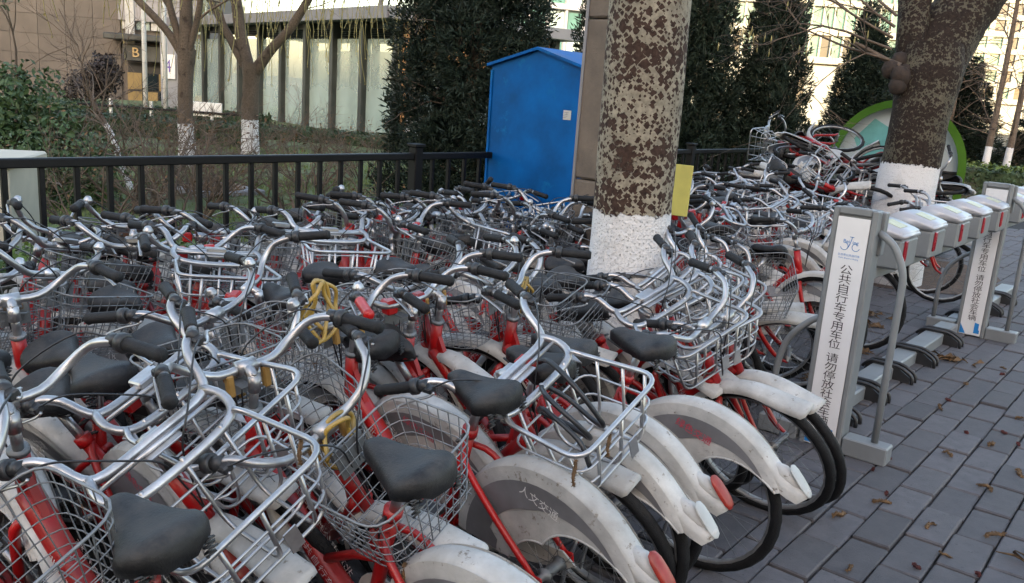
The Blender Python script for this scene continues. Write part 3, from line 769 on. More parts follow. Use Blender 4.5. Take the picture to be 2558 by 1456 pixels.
# ================================================================== CONIFERS
def juniper_mesh(lobes, nper, seed, L=.085, name='crown'):
    rg = random.Random(seed); b = MB(); up = Vector((0, 0, 1))
    for c, r in lobes:
        c = Vector(c); n = int(nper * (r[0] * r[2]) ** .9 * 9)
        for _ in range(n):
            d = Vector((rg.gauss(0, 1), rg.gauss(0, 1), rg.gauss(0, 1))).normalized()
            k = 1 + .4 * mnoise.noise(d * 2.4 + c * 2) + .15 * mnoise.noise(d * 7 + c)
            p = c + Vector((d.x * r[0], d.y * r[1], d.z * r[2])) * (k * (.62 + .42 * rg.random() ** .6))
            ax = (d * .9 + up * .55 + Vector((rg.gauss(0, .3), rg.gauss(0, .3), rg.gauss(0, .3)))).normalized()
            for q in range(7):
                s = (ax + Vector((rg.gauss(0, .55), rg.gauss(0, .55), rg.gauss(0, .55)))).normalized()
                l = L * (.5 + .8 * rg.random()); w = s.orthogonal().normalized() * (.0085 * L / .085)
                w = Matrix.Rotation(rg.random() * 6.28, 3, s) @ w; o = p + s * .01 + Vector((rg.gauss(0, .02), rg.gauss(0, .02), rg.gauss(0, .02)))
                b.add([o - w * .5, o + s * l * .5 + w, o + s * l, o + s * l * .5 - w], [(0, 1, 2), (0, 2, 3)])
    return b.mesh(name, 'needle')
rg = random.Random(5)
lobes = []
for i in range(30):
    z = .35 + 3.9 * (i / 30); w = .62 * (1 - (z / 5.6) ** 2) + .1; a = i * 2.4
    lobes.append(((w * .75 * cos(a), w * .95 * sin(a), z), (.42 * (1 - z / 9), .42 * (1 - z / 9), .48)))
t = thing('juniper', 'big dark juniper behind the fence beside the blue cabinet', 'conifer', (7.05, 6.35, 0))
obj('crown', juniper_mesh(lobes, 300, 91), t)
b = MB(); b.tube([(0, 0, 0), (.02, .03, 1.5), (0, 0, 4)], [.1, .08, .03], 8)
for i in range(26): twigs(b, (0, 0, .5 + i * .12), (rg.gauss(0, 1), rg.gauss(0, 1), .35), .014, .5, 2, rg)
obj('trunk', b.mesh('trunk', 'twig'), t)
lob2 = []
for i in range(26):
    z = .3 + 3.3 * (i / 26); w = .6 * (1 - (z / 3.9) ** 1.5) + .03; a = i * 2.4
    lob2.append(((w * .7 * cos(a), w * .7 * sin(a), z), (.36 * (1.1 - z / 4.2), .36 * (1.1 - z / 4.2), .42)))
cone_me = juniper_mesh(lob2, 240, 92, .1); cone_tr = MB().tube([(0, 0, 0), (0, 0, 3)], [.09, .03], 8).mesh('trunk', 'twig')
for (x, y, sx, sz, rz, lab) in [
    (12.9, 6.75, 1.05, 1.25, .4, 'dark conical juniper beside the painted poplar, behind the fence'),
    (13.7, 5.9, .98, 1.3, 2.1, 'tall slender dark juniper, middle one of the three before the cream offices'),
    (14.75, 4.8, .98, .86, 3.7, 'short conical juniper against the cream offices, beside the old tree'),
    (11.9, 7.9, .95, 1.3, 5.0, 'dark juniper mostly hidden by the painted poplar trunk'),
    (23.5, 5.2, 1.6, .8, 1.0, 'broad dark conifer behind the thin trees near the pavement'),
    (25.0, 3.4, 1.6, .75, 2.0, 'broad dark conifer farthest along the pavement'),
    (21.0, 6.3, 1.7, .8, 2.6, 'low dark conifer behind the green bin')]:
    t = thing('conical_juniper', lab, 'conifer', (x, y, 0), (0, 0, rz)); t.scale = (sx, sx, sz)
    obj('crown', cone_me, t); obj('trunk', cone_tr, t)
for i, (x, y, dx, lab) in enumerate([(21.4, 4.05, .4, 'thin bare tree with a whitewashed foot, beside the green bin'), (21.75, 3.7, .5, 'thin bare tree with a whitewashed foot, farther from the green bin'), (22.6, 5.2, .25, 'thin grey tree in front of the gridded office block')]):
    t = thing('thin_tree', lab, 'tree', (x, y, .35))
    trunk_part('trunk', [(0, 0, 0), (.1 * dx, 0, .8), (.6 * dx, .02, 1.9), (dx, .05, 3.2), (1.3 * dx, .1, 5)], [.085, .07, .06, .05, .03], 'plainbark', t, 10, .04, i)
    rg = random.Random(60 + i); b = MB()
    for j in range(14): twigs(b, (.3 * dx + .07 * dx * j, .02, 1.0 + .22 * j), (rg.gauss(0, 1), rg.gauss(0, 1), .7), .014, .9, 3, rg)
    obj('twigs', b.mesh('twigs', 'twig'), t)
shrub((16.2, 3.9, .0), 'brown leafless shrub behind the heap of bicycles', 14, .55, 33)
shrub((24.0, 4.6, .0), 'brown leafless thicket below the gridded office block', 16, 1.0, 34)
shrub((22.8, 6.4, .0), 'brown leafless thicket behind the old tree', 16, 1.0, 35)

# ================================================================== BUILDINGS
def wall_face(p0, p1):
    """frame along the line p0 -> p1: x along the wall, z up, -y towards the viewer"""
    d = Vector((p1[0] - p0[0], p1[1] - p0[1], 0)); return d.length, atan2(d.y, d.x)

# stone building with the B entrance
B0, B1 = (10.7, 41.0), (19.6, 32.4)
L, rz = wall_face(B0, B1)
bl = thing('stone_building', 'beige stone building with a dark entrance under gilt letters, behind the garden', 'building', (*B0, 0), (0, 0, rz))
obj('core', MB().box((L / 2, 3.1, 4.5), (L, 6, 11)).mesh('core', 'wall'), bl)
pan = [MB().box((0, 0, 0), (1.022, .06, .737), 0, .006).mesh('panel', m) for m in ('wall', 'wall2')]
for i in range(12):
    for j in range(11):
        x = .55 + i * 1.03; z = -.9 + j * .745
        if x > L - 3.1 and z < 3.2: continue
        obj('panel', pan[0] if x < 9.1 else pan[1], bl, (x, .05 - (.0 if x < 9.1 else .25), z))
b = MB(); b.box((1.9, -.05, 4.1), (1.7, .2, 3.2)); obj('dark_window', b.mesh('dark_window', 'dark'), bl)
obj('lit_strip_window', MB().box((9.75, -.24, 3.0), (.34, .08, 2.0), 0, .01).mesh('lit_strip_window', 'plate'), bl)
ent = obj('entrance', MB().box((L - 1.35, .1, .6), (2.9, .3, 3.4)).mesh('entrance', 'dark'), bl)
for i in range(5):
    for j in range(3):
        obj('pane', MB().box((L - 2.55 + i * .6, -.085, -.55 + j * .72), (.54, .03, .66), 0, .005).mesh('pane', 'glasswarm' if (i + j) % 3 else 'glassdark'), ent)
obj('lintel', MB().box((L - 1.35, -.3, 1.98), (3.0, .5, .62), 0, .02).mesh('lintel', 'bronze'), ent)
for s_, x in (('B', L - 2.35), ('座', L - .95)):
    o = obj('lettering', text_mesh(s_, .52 if s_ == 'B' else .5, 'gold', .02), ent); o.matrix_basis = frame_basis((x, -.58, 1.98), (1, 0, 0), (0, 0, 1))
b = MB(); b.box((L - 1.6, -.5, 2.55), (3.6, 1.1, .24), 0, .04); obj('canopy', b.mesh('canopy', 'bronze'), bl)
for i in range(6):
    obj('window', MB().box((L - 2.75 + i * .56, -.05, 3.62), (.5, .08, 1.5), 0, .01).mesh('window', 'glass' if i % 2 else 'plate'), bl)
t = obj('lamp', MB().lathe([(.03, 0), (.1, -.02), (.13, -.16), (.08, -.3), (0.01, -.32)], 10, 0, (4.35, -.35, 3.98)).mesh('lamp', 'plate'), bl)
g = thing('grey_building', 'plain grey building corner beside the open sky', 'building', (28, 62, 0), (0, 0, radians(-50)))
obj('core', MB().box((0, 4, 6), (14, 8, 14)).mesh('core', 'wall2'), g)
for i in range(3): obj('window', MB().box((4.2 + i * .9, -.02, 6.2), (.6, .1, 2.2), 0, .02).mesh('window', 'glass'), g)
# three flagpoles and a parked white van behind the hedge
for i, (x, y) in enumerate([(11.35, 21.35), (11.75, 21.1), (12.2, 20.7)]):
    f = thing('flagpole', 'white flagpole, %s of the three by the entrance' % ['first from the stone wall', 'middle one', 'last, behind the garden tree'][i], 'flagpole', (x, y, 0))
    obj('pole', MB().tube([(-.0, 0, 0), (0, 0, 4), (0, 0, 9)], [.06, .055, .04], 10).mesh('pole', 'pole'), f)
    obj('base', MB().lathe([(.14, 0), (.14, .1), (.07, .14)], 12).mesh('base', 'concrete'), f)
v = thing('barrier', 'low white barrier board with a dark rail, behind the clipped hedge', 'barrier', (11.8, 19.6, .35), (0, 0, radians(-52)))
obj('panel', MB().box((0, 0, .25), (1.1, .06, .34), 0, .01).mesh('panel', 'pole'), v); obj('rail', MB().box((-.9, -.05, .17), (4.2, .05, .06), 0, .01).mesh('rail', 'fence'), v)
for x in (-2.2, -1.2, .3): obj('leg', MB().box((x, 0, 0), (.06, .06, .7)).mesh('leg', 'pole'), v)

# glass pavilion
P0, P1 = (16.75, 28.4), (13.98, 14.96)
L, rz = wall_face(P0, P1)
pv = thing('pavilion', 'low glass pavilion with dark columns and a flat grey roof', 'pavilion', (*P0, 0), (0, 0, rz))
zb = lambda x: .06 + .22 * x / L
rf = obj('roof', MB().box((L / 2 + .1, 2.4, 3.02), (L + 1.2, 6.2, .16), 0, .02).mesh('roof', 'roof'), pv)
obj('fascia', MB().box((L / 2 + .1, -.72, 3.03), (L + 1.2, .06, .27), 0, .01).mesh('fascia', 'roof'), rf)
obj('fascia', MB().box((L + .73, 2.4, 3.03), (.06, 6.2, .27), 0, .01).mesh('fascia', 'wall2'), rf)
for i in range(9): obj('soffit_beam', MB().box((L / 2, .2 + .55 * i, 2.86), (L, .1, .14), 0, .01).mesh('soffit_beam', 'bronze'), rf)
obj('floor_slab', MB().box((L / 2, 2.4, .02), (L + .3, 5.6, .34), 0, .02).mesh('floor_slab', 'concrete'), pv)
ncol = 10; col_me = MB().box((0, 0, 1.55), (.17, .24, 2.75), 0, .01).mesh('column', 'bronze'); pl = L / (ncol - 1)
pane_me = MB().box((0, 0, 0), (pl - .2, .02, 2.35), 0, .002).mesh('glass_panel', 'glass')
for i in range(ncol):
    obj('column', col_me, pv, (i * pl, 0, 0)); obj('column', col_me, pv, (i * pl, 4.7, 0))
    if i < ncol - 1:
        obj('glass_panel', pane_me, pv, ((i + .5) * pl, .02, 1.36)); obj('glass_panel', pane_me, pv, ((i + .5) * pl, 4.7, 1.36))
# timber corner with a grey grid screen
obj('timber_post', MB().box((L + .28, .1, 1.6), (.2, .2, 2.7), 0, .01).mesh('timber_post', 'wood'), pv)
obj('timber_wall', MB().box((L + .45, 2.2, 2.45), (.12, 3.8, .9), 0, .01).mesh('timber_wall', 'wood'), pv)
gr = obj('grid_frame', MB().box((L + .44, 2.2, 1.05), (.03, 3.8, 1.8)).mesh('grid_frame', 'glass'), pv)
b = MB()
for i in range(13): b.box((L + .47, 2.2, .25 + i * .14), (.02, 3.8, .025))
for i in range(9): b.box((L + .47, .35 + i * .46, 1.1), (.02, .025, 1.8))
obj('grid_bars', b.mesh('grid_bars', 'grey_post'), gr)
# arched vault above the pavilion roof
va = obj('vault', MB().tube([(L - 2.4 + .95 * cos(a), 1.4, 3.05 + 1.2 * sin(a)) for a in [pi * i / 16 for i in range(17)]], .07, 6).mesh('vault', 'roof'), pv)
for j in range(8):
    obj('rib', MB().tube([(L - 2.4 + .9 * cos(a), 1.6 + .32 * j, 3.05 + 1.15 * sin(a)) for a in [pi * i / 14 for i in range(15)]], .03, 5).mesh('rib', 'fence'), va)
sg = thing('notice_board', 'white notice board with a purple numeral four on the grey pier beside the garden tree', 'sign', (14.6, 26.0, 0), (0, 0, radians(-75)))
obj('board', MB().box((0, 0, 1.55), (.55, .04, .75), 0, .008).mesh('board', 'pole'), sg); obj('pier', MB().box((0, .2, 1.3), (.8, .3, 2.6), 0, .01).mesh('pier', 'wall2'), sg)
o = obj('lettering', text_mesh('4', .55, 'numeral' if 'numeral' in MT else 'signblue'), sg); o.matrix_basis = frame_basis((0, -.023, 1.55), (1, 0, 0), (0, 0, 1))

# far office blocks, sunlit
def office(name, lab, p0, p1, floors, fh, zbase, nb, wall, win, mull, slab, depth=20):
    L, rz = wall_face(p0, p1)
    t = thing(name, lab, 'office block', (*p0, 0), (0, 0, rz))
    obj('core', MB().box((L / 2, depth / 2 + .4, zbase / 2 + floors * fh / 2), (L, depth, zbase + floors * fh)).mesh('core', wall), t)
    for f in range(floors + 1):
        obj('floor_band', MB().box((L / 2, .0, zbase + f * fh), (L + .6, 1.0, slab), 0, .05).mesh('floor_band', wall), t)
    bw = L / nb
    wm = [MB().box((0, 0, 0), (bw - mull, .12, fh - slab), 0, .02).mesh('window', w) for w in win]
    mm = MB().box((0, 0, 0), (mull, .7, fh - slab)).mesh('mullion', wall)
    rg = random.Random(len(name))
    for f in range(floors):
        for i in range(nb):
            obj('window', rg.choice(wm), t, ((i + .5) * bw, .25, zbase + f * fh + fh / 2)); obj('mullion', mm, t, (i * bw, .05, zbase + f * fh + fh / 2))
    return t
t1 = office('office_block', 'cream office block with green glass ribbons between the conifers', (103.5, 60), (121.5, 34.3), 5, 3.55, 8.2, 22, 'cream', ('glassgreen', 'glassgreen', 'glassdark', 'glassgreen'), .24, .85)
b = MB().box((12, 1.2, 3.5), (38, .5, 7.2)); obj('base_wall', b.mesh('base_wall', 'sand'), t1)
for i in range(12): obj('shop_window', MB().box((-4.5 + i * 3, .9, 4.2), (2.2, .2, 3.4), 0, .03).mesh('shop_window', 'glassdark'), t1)
for i in range(6): obj('pillar', MB().box((3 + i * 5, -1, 4), (.9, .9, 8), 0, .05).mesh('pillar', 'sand'), t1)
office('office_tower', 'cream office tower with a grid of square dark windows, behind the thin trees', (178.5, 50), (192, 24), 7, 3.0, 6.0, 11, 'cream', ('glassgreen', 'glassdark', 'glassdark'), .95, 1.0)
t = office('glass_block', 'pale glass block with an arched roof glimpsed beside the concrete pole', (62, 52), (75, 43), 6, 2.2, .5, 9, 'wall2', ('glass', 'plate', 'glassgreen'), .2, .5)
# unseen block added behind the viewer to keep the low sun off the walkway
t = obj('building', MB().box((0, 0, 14.5), (110, 8, 31)).mesh('building', 'wall'), None, (-54, -28.5, 0), (0, 0, radians(28 - 90)), kind='structure')
# ================================================================== BICYCLES
# bicycle frame of reference: x forward, y to the rider's left, z up, origin on the ground between the wheels
RA, FA, WR = Vector((-.5, 0, .305)), Vector((.48, 0, .305)), .302
HP, HA = Vector((.315, 0, .66)), Vector((-.242, 0, .97)).normalized()

def steer(a):
    return Matrix.Translation(HP) @ Matrix.Rotation(a, 4, HA) @ Matrix.Translation(-HP)

def ring(c, r, n): return [Vector(c) + Vector((r * cos(2 * pi * i / n), 0, r * sin(2 * pi * i / n))) for i in range(n)]

def torus(b, c, R, r, n=32, k=7, mi=0, sx=1.0):
    vs = []
    for i in range(n):
        a = 2 * pi * i / n
        for j in range(k):
            q = 2 * pi * j / k
            rr = R + r * cos(q); vs.append(Vector(c) + Vector((rr * cos(a), r * sin(q) * sx, rr * sin(a))))
    b.add(vs, [(i * k + j, i * k + (j + 1) % k, ((i + 1) % n) * k + (j + 1) % k, ((i + 1) % n) * k + j) for i in range(n) for j in range(k)], mi)

def rim_geo(b, c, mi=0, n=32):
    prof = [(.279, -.011), (.279, .011), (.262, .012), (.258, 0), (.262, -.012)]
    k = len(prof); vs = []
    for i in range(n):
        a = 2 * pi * i / n
        for r, y in prof: vs.append(Vector(c) + Vector((r * cos(a), y, r * sin(a))))
    b.add(vs, [(i * k + j, ((i + 1) % n) * k + j, ((i + 1) % n) * k + (j + 1) % k, i * k + (j + 1) % k) for i in range(n) for j in range(k)], mi)

def spokes(b, c, n=28, mi=0):
    c = Vector(c)
    for i in range(n):
        a = 2 * pi * i / n; sy = .028 if i % 2 else -.028; h = a + (.45 if (i // 2) % 2 else -.45)
        b.tube([c + Vector((.022 * cos(h), sy, .022 * sin(h))), c + Vector((.26 * cos(a), 0, .26 * sin(a)))], .0011, 3, mi, caps=False)
    b.lathe([(.006, -.06), (.011, -.058), (.011, -.04), (.024, -.034), (.016, -.02), (.016, .02), (.024, .034), (.011, .04), (.011, .058), (.006, .06)], 10, mi, c, 'y')

ME = {}
for nm, c in (('front_wheel', FA), ('rear_wheel', RA)):
    b = MB(); torus(b, c, .283, .02); ME[nm + '_tyre'] = b.mesh('tyre', 'tyre')
    b = MB(); rim_geo(b, c); ME[nm + '_rim'] = b.mesh('rim', 'rim')
    b = MB(); spokes(b, c); ME[nm] = b.mesh(nm, 'steel')
    b = MB(); torus(b, c, .283, .02, 22, 5, 0); rim_geo(b, c, 1, 22); spokes(b, c, 12, 2); ME[nm + '_far'] = b.mesh(nm, ['tyre', 'rim', 'steel'])

# frame
BB, ST, HB, HT = Vector((-.08, 0, .27)), Vector((-.215, 0, .64)), Vector((.335, 0, .575)), Vector((.297, 0, .735))
b = MB()
b.tube([HT, HB], .021, 12); b.tube([HT + (HT - HB) * .02, HT + (HT - HB) * .09], .024, 12, 1); b.tube([HB, HB - (HT - HB) * .07], .024, 12, 1)
b.tube(cr([(.322, 0, .625), (.18, 0, .475), (.04, 0, .335), (-.075, 0, .272)], 4), [.03] * 12 + [.026], 12, 0, sq=.82)
b.tube([BB + Vector((.0, 0, -.005)), ST], .0175, 12); b.tube([ST - Vector((-.005, 0, .014)), ST + Vector((-.004, 0, .012))], .023, 12)
b.lathe([(.025, -.036), (.025, .036)], 14, 0, BB, 'y')
for sy in (-1, 1):
    b.tube(cr([(-.1, sy * .022, .272), (-.2, sy * .045, .28), (-.35, sy * .066, .292), (-.5, sy * .069, .303)], 3), [.0105] * 9 + [.008], 8)
    b.tube(cr([(-.2, sy * .018, .585), (-.25, sy * .052, .55), (-.36, sy * .066, .445), (-.5, sy * .069, .308)], 3), [.0098] * 9 + [.007], 8)
    b.box((-.503, sy * .069, .305), (.035, .008, .04), 0, .003)
b.add([Vector((.331, y, .59)) for y in (-.009, .009)] + [Vector((.3, y, .715)) for y in (-.009, .009)] + [Vector((.235, y, .545)) for y in (-.009, .009)], [(0, 4, 2), (1, 3, 5), (2, 4, 5, 3), (0, 1, 5, 4)], 0, False)
b.tube([(-.16, 0, .49), (-.06, 0, .455), (.08, 0, .375)], .013, 8)
ME['frame'] = b.mesh('frame', ['red', 'steel'])
b = MB(); b.tube([ST - Vector((-.005, 0, .02)), (-.262, 0, .748)], .0135, 10); ME['seat_post'] = b.mesh('seat_post', 'alu')
b = MB(); b.tube([ST + Vector((0, .02, 0)), ST + Vector((.0, .055, -.01))], .005, 6); ME['seat_lever'] = b.mesh('seat_lever', 'plast')

# saddle: wide at the back, a nose in front, sides turned down
def saddle():
    b = MB(); nx, ny = 22, 17; vs = []
    for i in range(nx):
        u = i / (nx - 1); x = -.4 + .275 * u
        w = .102 * (1 - .80 * (max(0, (u - .28) / .72)) ** .8) if u > .28 else .102 * sqrt(max(0.1, 1 - ((.28 - u) / .3) ** 2))
        if u > .86: w *= sqrt(max(.08, 1 - ((u - .86) / .14) ** 2 * .92))
        zt = .85 + .012 * (1 - u) - .016 * sin(pi * min(1, u * 1.2)) - (.022 * ((u - .8) / .2) ** 2 if u > .8 else 0) - (.03 * ((.16 - u) / .16) ** 2 if u < .16 else 0)
        dep = (.06 + .014 * (1 - u)) * (.75 if u > .9 or u < .06 else 1)
        for j in range(ny):
            f = (-1 + 2 * j / (ny - 1)) * radians(112); sf = abs(sin(f)) ** .82 * (1 if f > 0 else -1); cf = cos(f)
            y = w * sf * (1 if abs(f) < pi / 2 else 1 - .0 * abs(f))
            z = zt - dep * (1 - (abs(cf) ** .55 if cf > 0 else -.35 * abs(cf) ** .8)) * .78
            vs.append(Vector((x, y, z)))
    fs = [(i * ny + j, (i + 1) * ny + j, (i + 1) * ny + j + 1, i * ny + j + 1) for i in range(nx - 1) for j in range(ny - 1)]
    fs.append(tuple(j for j in range(ny))); fs.append(tuple((nx - 1) * ny + j for j in reversed(range(ny))))
    b.add(vs, fs); return b.mesh('saddle', 'saddle')
ME['saddle'] = saddle(); ME['saddle'].transform(Matrix.Translation((-.035, 0, -.03 + .1)) @ Matrix.Diagonal((.87, .87, .88, 1)))
b = MB()
for sy in (-1, 1):
    b.tube(cr([(-.37, sy * .05, .79), (-.3, sy * .022, .772), (-.22, sy * .018, .775), (-.14, sy * .01, .8)], 3), .004, 6)
    for j in range(1): b.tube([(-.365 + .0 * cos(q), sy * .062 + .014 * cos(q * 5), .8 - .008 * q) for q in [i * .35 for i in range(16)]], .003, 4)
b.box((-.262, 0, .776), (.04, .05, .03), 0, .005)
ME['saddle_rails'] = b.mesh('saddle_rails', 'plast'); ME['saddle_rails'].transform(Matrix.Translation((0, 0, -.03)))

def arc(c, r, a0, a1, n): return [(c[0] + r * cos(radians(a0 + (a1 - a0) * i / n)), c[2] + r * sin(radians(a0 + (a1 - a0) * i / n))) for i in range(n + 1)]

# rear mudguard: broad curved crown, white side skirts, a kicked-out tail
def rear_guard():
    b = MB(); c = RA
    spine = arc(c, .333, 6, 140, 22)            # front (near the seat tube) over the top towards the rear
    tx, tz = spine[-1]; dx, dz = -sin(radians(140)), cos(radians(140))
    for d in (.04, .08, .12, .155, .18): spine.append((tx + dx * d * 1.0 - .05 * d, tz + dz * d + 1.0 * d * d * 2.0))
    prof = [(-.038, -.05), (-.038, -.026), (-.034, -.011), (-.022, -.002), (0, .002), (.022, -.002), (.034, -.011), (.038, -.026), (.038, -.05)]
    k = len(prof); vs = []; n = len(spine)
    for i, (x, z) in enumerate(spine):
        a, d = spine[max(0, i - 1)], spine[min(n - 1, i + 1)]
        t = Vector((d[0] - a[0], 0, d[1] - a[1])).normalized(); nr = Vector((-t.z, 0, t.x))
        if nr.dot(Vector((x - c[0], 0, z - c[2]))) < 0: nr = -nr
        w = 1.0 if i < n - 5 else 1 - .07 * (i - (n - 6)); w *= .55 if i == n - 1 else 1
        for (y, h) in prof: vs.append(Vector((x, y * w, z)) + nr * (h if i < n - 1 else h * .5))
    fs = [(i * k + j, i * k + j + 1, (i + 1) * k + j + 1, (i + 1) * k + j) for i in range(n - 1) for j in range(k - 1)]
    fs.append(tuple((n - 1) * k + j for j in range(k)))
    b.add(vs, fs)
    # raised seat for the rear lamp
    for sy in (0,):
        q = Vector((spine[-4][0], 0, spine[-4][1])); b.tube([q + Vector((.06, 0, .03)), q + Vector((.02, 0, .012)), q + Vector((-.05, 0, -.035))], [.01, .024, .017], 10)
    # side skirts
    for sy in (-1, 1):
        vs = []; m = 26
        for i in range(m + 1):
            a = 4 + (158 - 4) * i / m
            inner = .11 if a < 95 else .11 + .2 * ((a - 95) / 63) ** .8
            inner = max(inner, .10)
            if a < 14: inner = max(inner, .12)
            for j in range(5):
                r = inner + (.325 - inner) * j / 4
                y = sy * (.043 - .003 * j / 4) if j < 4 else sy * .0375
                vs.append(c + Vector((r * cos(radians(a)), y, r * sin(radians(a)))))
        fs = [(i * 5 + j, (i + 1) * 5 + j, (i + 1) * 5 + j + 1, i * 5 + j + 1) for i in range(m) for j in range(4)]
        b.add(vs, fs); b.tube([vs[i * 5] for i in range(m + 1)], .0035, 5)
    return b.mesh('rear_mudguard', 'white')
ME['rear_mudguard'] = rear_guard()
def stripe():
    b = MB(); c = RA; m = 24
    for sy in (-1, 1):
        vs = []
        for i in range(m + 1):
            a = 5 + (150 - 5) * i / m; ro = .288; w = .085 if a < 80 else .085 * max(.12, 1 - (a - 80) / 75)
            if a < 20: w = .12
            for r in (ro - w, ro - w / 2, ro): vs.append(c + Vector((r * cos(radians(a)), sy * .0442, r * sin(radians(a)))))
        b.add(vs, [(i * 3 + j, (i + 1) * 3 + j, (i + 1) * 3 + j + 1, i * 3 + j + 1) for i in range(m) for j in range(2)])
    return b.mesh('stripe', 'stripe')
ME['stripe'] = stripe()
# rear lamp or bare plate on the tail
_tp = RA + Vector((.333 * cos(radians(140)) - .085, 0, .333 * sin(radians(140)) - .058)); _td = Vector((-.62, 0, -.78)).normalized(); _tn = Vector((-.78, 0, .62))
def tail(mm, name, th):
    b = MB(); vs = []; n, k = 12, 5
    for j in range(k):
        f = j / (k - 1); s = sqrt(max(0, 1 - f * f))
        for i in range(n):
            a = 2 * pi * i / n; ca, sa = cos(a), sin(a)
            e = lambda v: abs(v) ** .7 * (1 if v > 0 else -1)
            vs.append(_tp + _td * (.057 * e(ca) * (.35 + .65 * s)) + Vector((0, 1, 0)) * (.023 * e(sa) * (.35 + .65 * s)) + _tn * (.012 + th * f))
    b.add(vs, [(j * n + i, j * n + (i + 1) % n, (j + 1) * n + (i + 1) % n, (j + 1) * n + i) for j in range(k - 1) for i in range(n)] + [tuple((k - 1) * n + i for i in range(n))])
    return b.mesh(name, mm)
ME['rear_lamp'] = tail('lens', 'rear_lamp', .013); ME['reflector_plate'] = tail('plate', 'reflector_plate', .006)

# front mudguard with its square end
def front_guard():
    b = MB(); c = FA; spine = arc(c, .328, 168, 76, 18)
    tx, tz = spine[-1]; a = radians(76); dx, dz = sin(a), -cos(a)
    for d in (.04, .085, .125, .14): spine.append((tx + dx * d, tz + dz * d + d * d * .6))
    prof = [(-.034, -.03), (-.034, -.012), (-.026, -.003), (0, .002), (.026, -.003), (.034, -.012), (.034, -.03)]
    k = len(prof); n = len(spine); vs = []
    for i, (x, z) in enumerate(spine):
        p, q = spine[max(0, i - 1)], spine[min(n - 1, i + 1)]
        t = Vector((q[0] - p[0], 0, q[1] - p[1])).normalized(); nr = Vector((-t.z, 0, t.x))
        if nr.z < 0 and i > 4: nr = -nr
        if nr.dot(Vector((x - c[0], 0, z - c[2]))) < 0: nr = -nr
        w = 1.25 if i >= n - 4 else (1 + .25 * max(0, i - (n - 9)) / 5)
        if i == n - 1: w *= .85
        for (y, h) in prof: vs.append(Vector((x, y * w, z)) + nr * h * (1 if i < n - 1 else .6))
    fs = [(i * k + j, i * k + j + 1, (i + 1) * k + j + 1, (i + 1) * k + j) for i in range(n - 1) for j in range(k - 1)] + [tuple((n - 1) * k + j for j in range(k))]
    b.add(vs, fs); return b.mesh('front_mudguard', 'white')
ME['front_mudguard'] = front_guard()

# fork
b = MB(); cw = Vector((.345, 0, .545)); b.tube([HB, cw], .016, 10)
for sy in (-1, 1):
    b.tube(cr([cw + Vector((0, sy * .008, -.0)), cw + Vector((.012, sy * .042, -.02)), (.392, sy * .05, .42), (.43, sy * .053, .34), (.48, sy * .056, .303)], 3), [.013] * 9 + [.011, .01, .008, .007], 8)
ME['fork'] = b.mesh('fork', 'red')
b = MB(); b.tube([HT, (.272, 0, .815)], .0125, 10); b.tube([(.273, 0, .80), (.266, 0, .845)], .0165, 10); b.tube(cr([(.267, 0, .832), (.282, 0, .85), (.305, 0, .857)], 3), .015, 10)
b.lathe([(.021, -.026), (.021, .026)], 10, 0, (.305, 0, .857), 'y'); b.tube([(.266, 0, .845), (.2645, 0, .853)], .008, 6)
ME['stem'] = b.mesh('stem', 'alu')

# handlebars: a plain riser, and a loop bar that carries the tube basket
def bar_pts(sg): return [(.305, 0, .935), (.305, sg * .075, .935), (.318, sg * .135, .962), (.3, sg * .185, 1.0), (.262, sg * .21, 1.018), (.205, sg * .245, 1.018), (.105, sg * .278, 1.008)]
b = MB(); P = list(reversed(bar_pts(-1)))[:-1] + bar_pts(1); b.tube(cr(P, 3), .0112, 10); ME['bar_plain'] = b.mesh('handlebar', 'alu')
b = MB()
Q = [(.33, 0, .955), (.33, .12, .957), (.312, .16, .972), (.262, .178, 1.012), (.225, .205, 1.03), (.19, .245, 1.03), (.1, .288, 1.02)]
P = [(x, -y, z) for x, y, z in reversed(Q)][:-1] + Q; b.tube(cr(P, 3), .0122, 10)
D = [(.318, -.15, .968), (.37, -.165, .952), (.415, -.15, .935), (.43, -.1, .925), (.432, 0, .922), (.43, .1, .925), (.415, .15, .935), (.37, .165, .952), (.318, .15, .968)]
b.tube(cr(D, 3), .0115, 10)
b.box((.355, 0, .947), (.055, .09, .005), 0, .001); b.tube([(.36, -.155, .955), (.36, .155, .955)], .006, 8)
for sy in (-1, 1): b.add([Vector((.41, sy * .13, .935)), Vector((.46, sy * .15, .915)), Vector((.415, sy * .165, .925)), Vector((.41, sy * .13, .931)), Vector((.46, sy * .15, .911)), Vector((.415, sy * .165, .921))], [(0, 1, 2), (5, 4, 3), (0, 3, 4, 1), (1, 4, 5, 2)], 0, False)
ME['bar_loop'] = b.mesh('handlebar', 'alu')
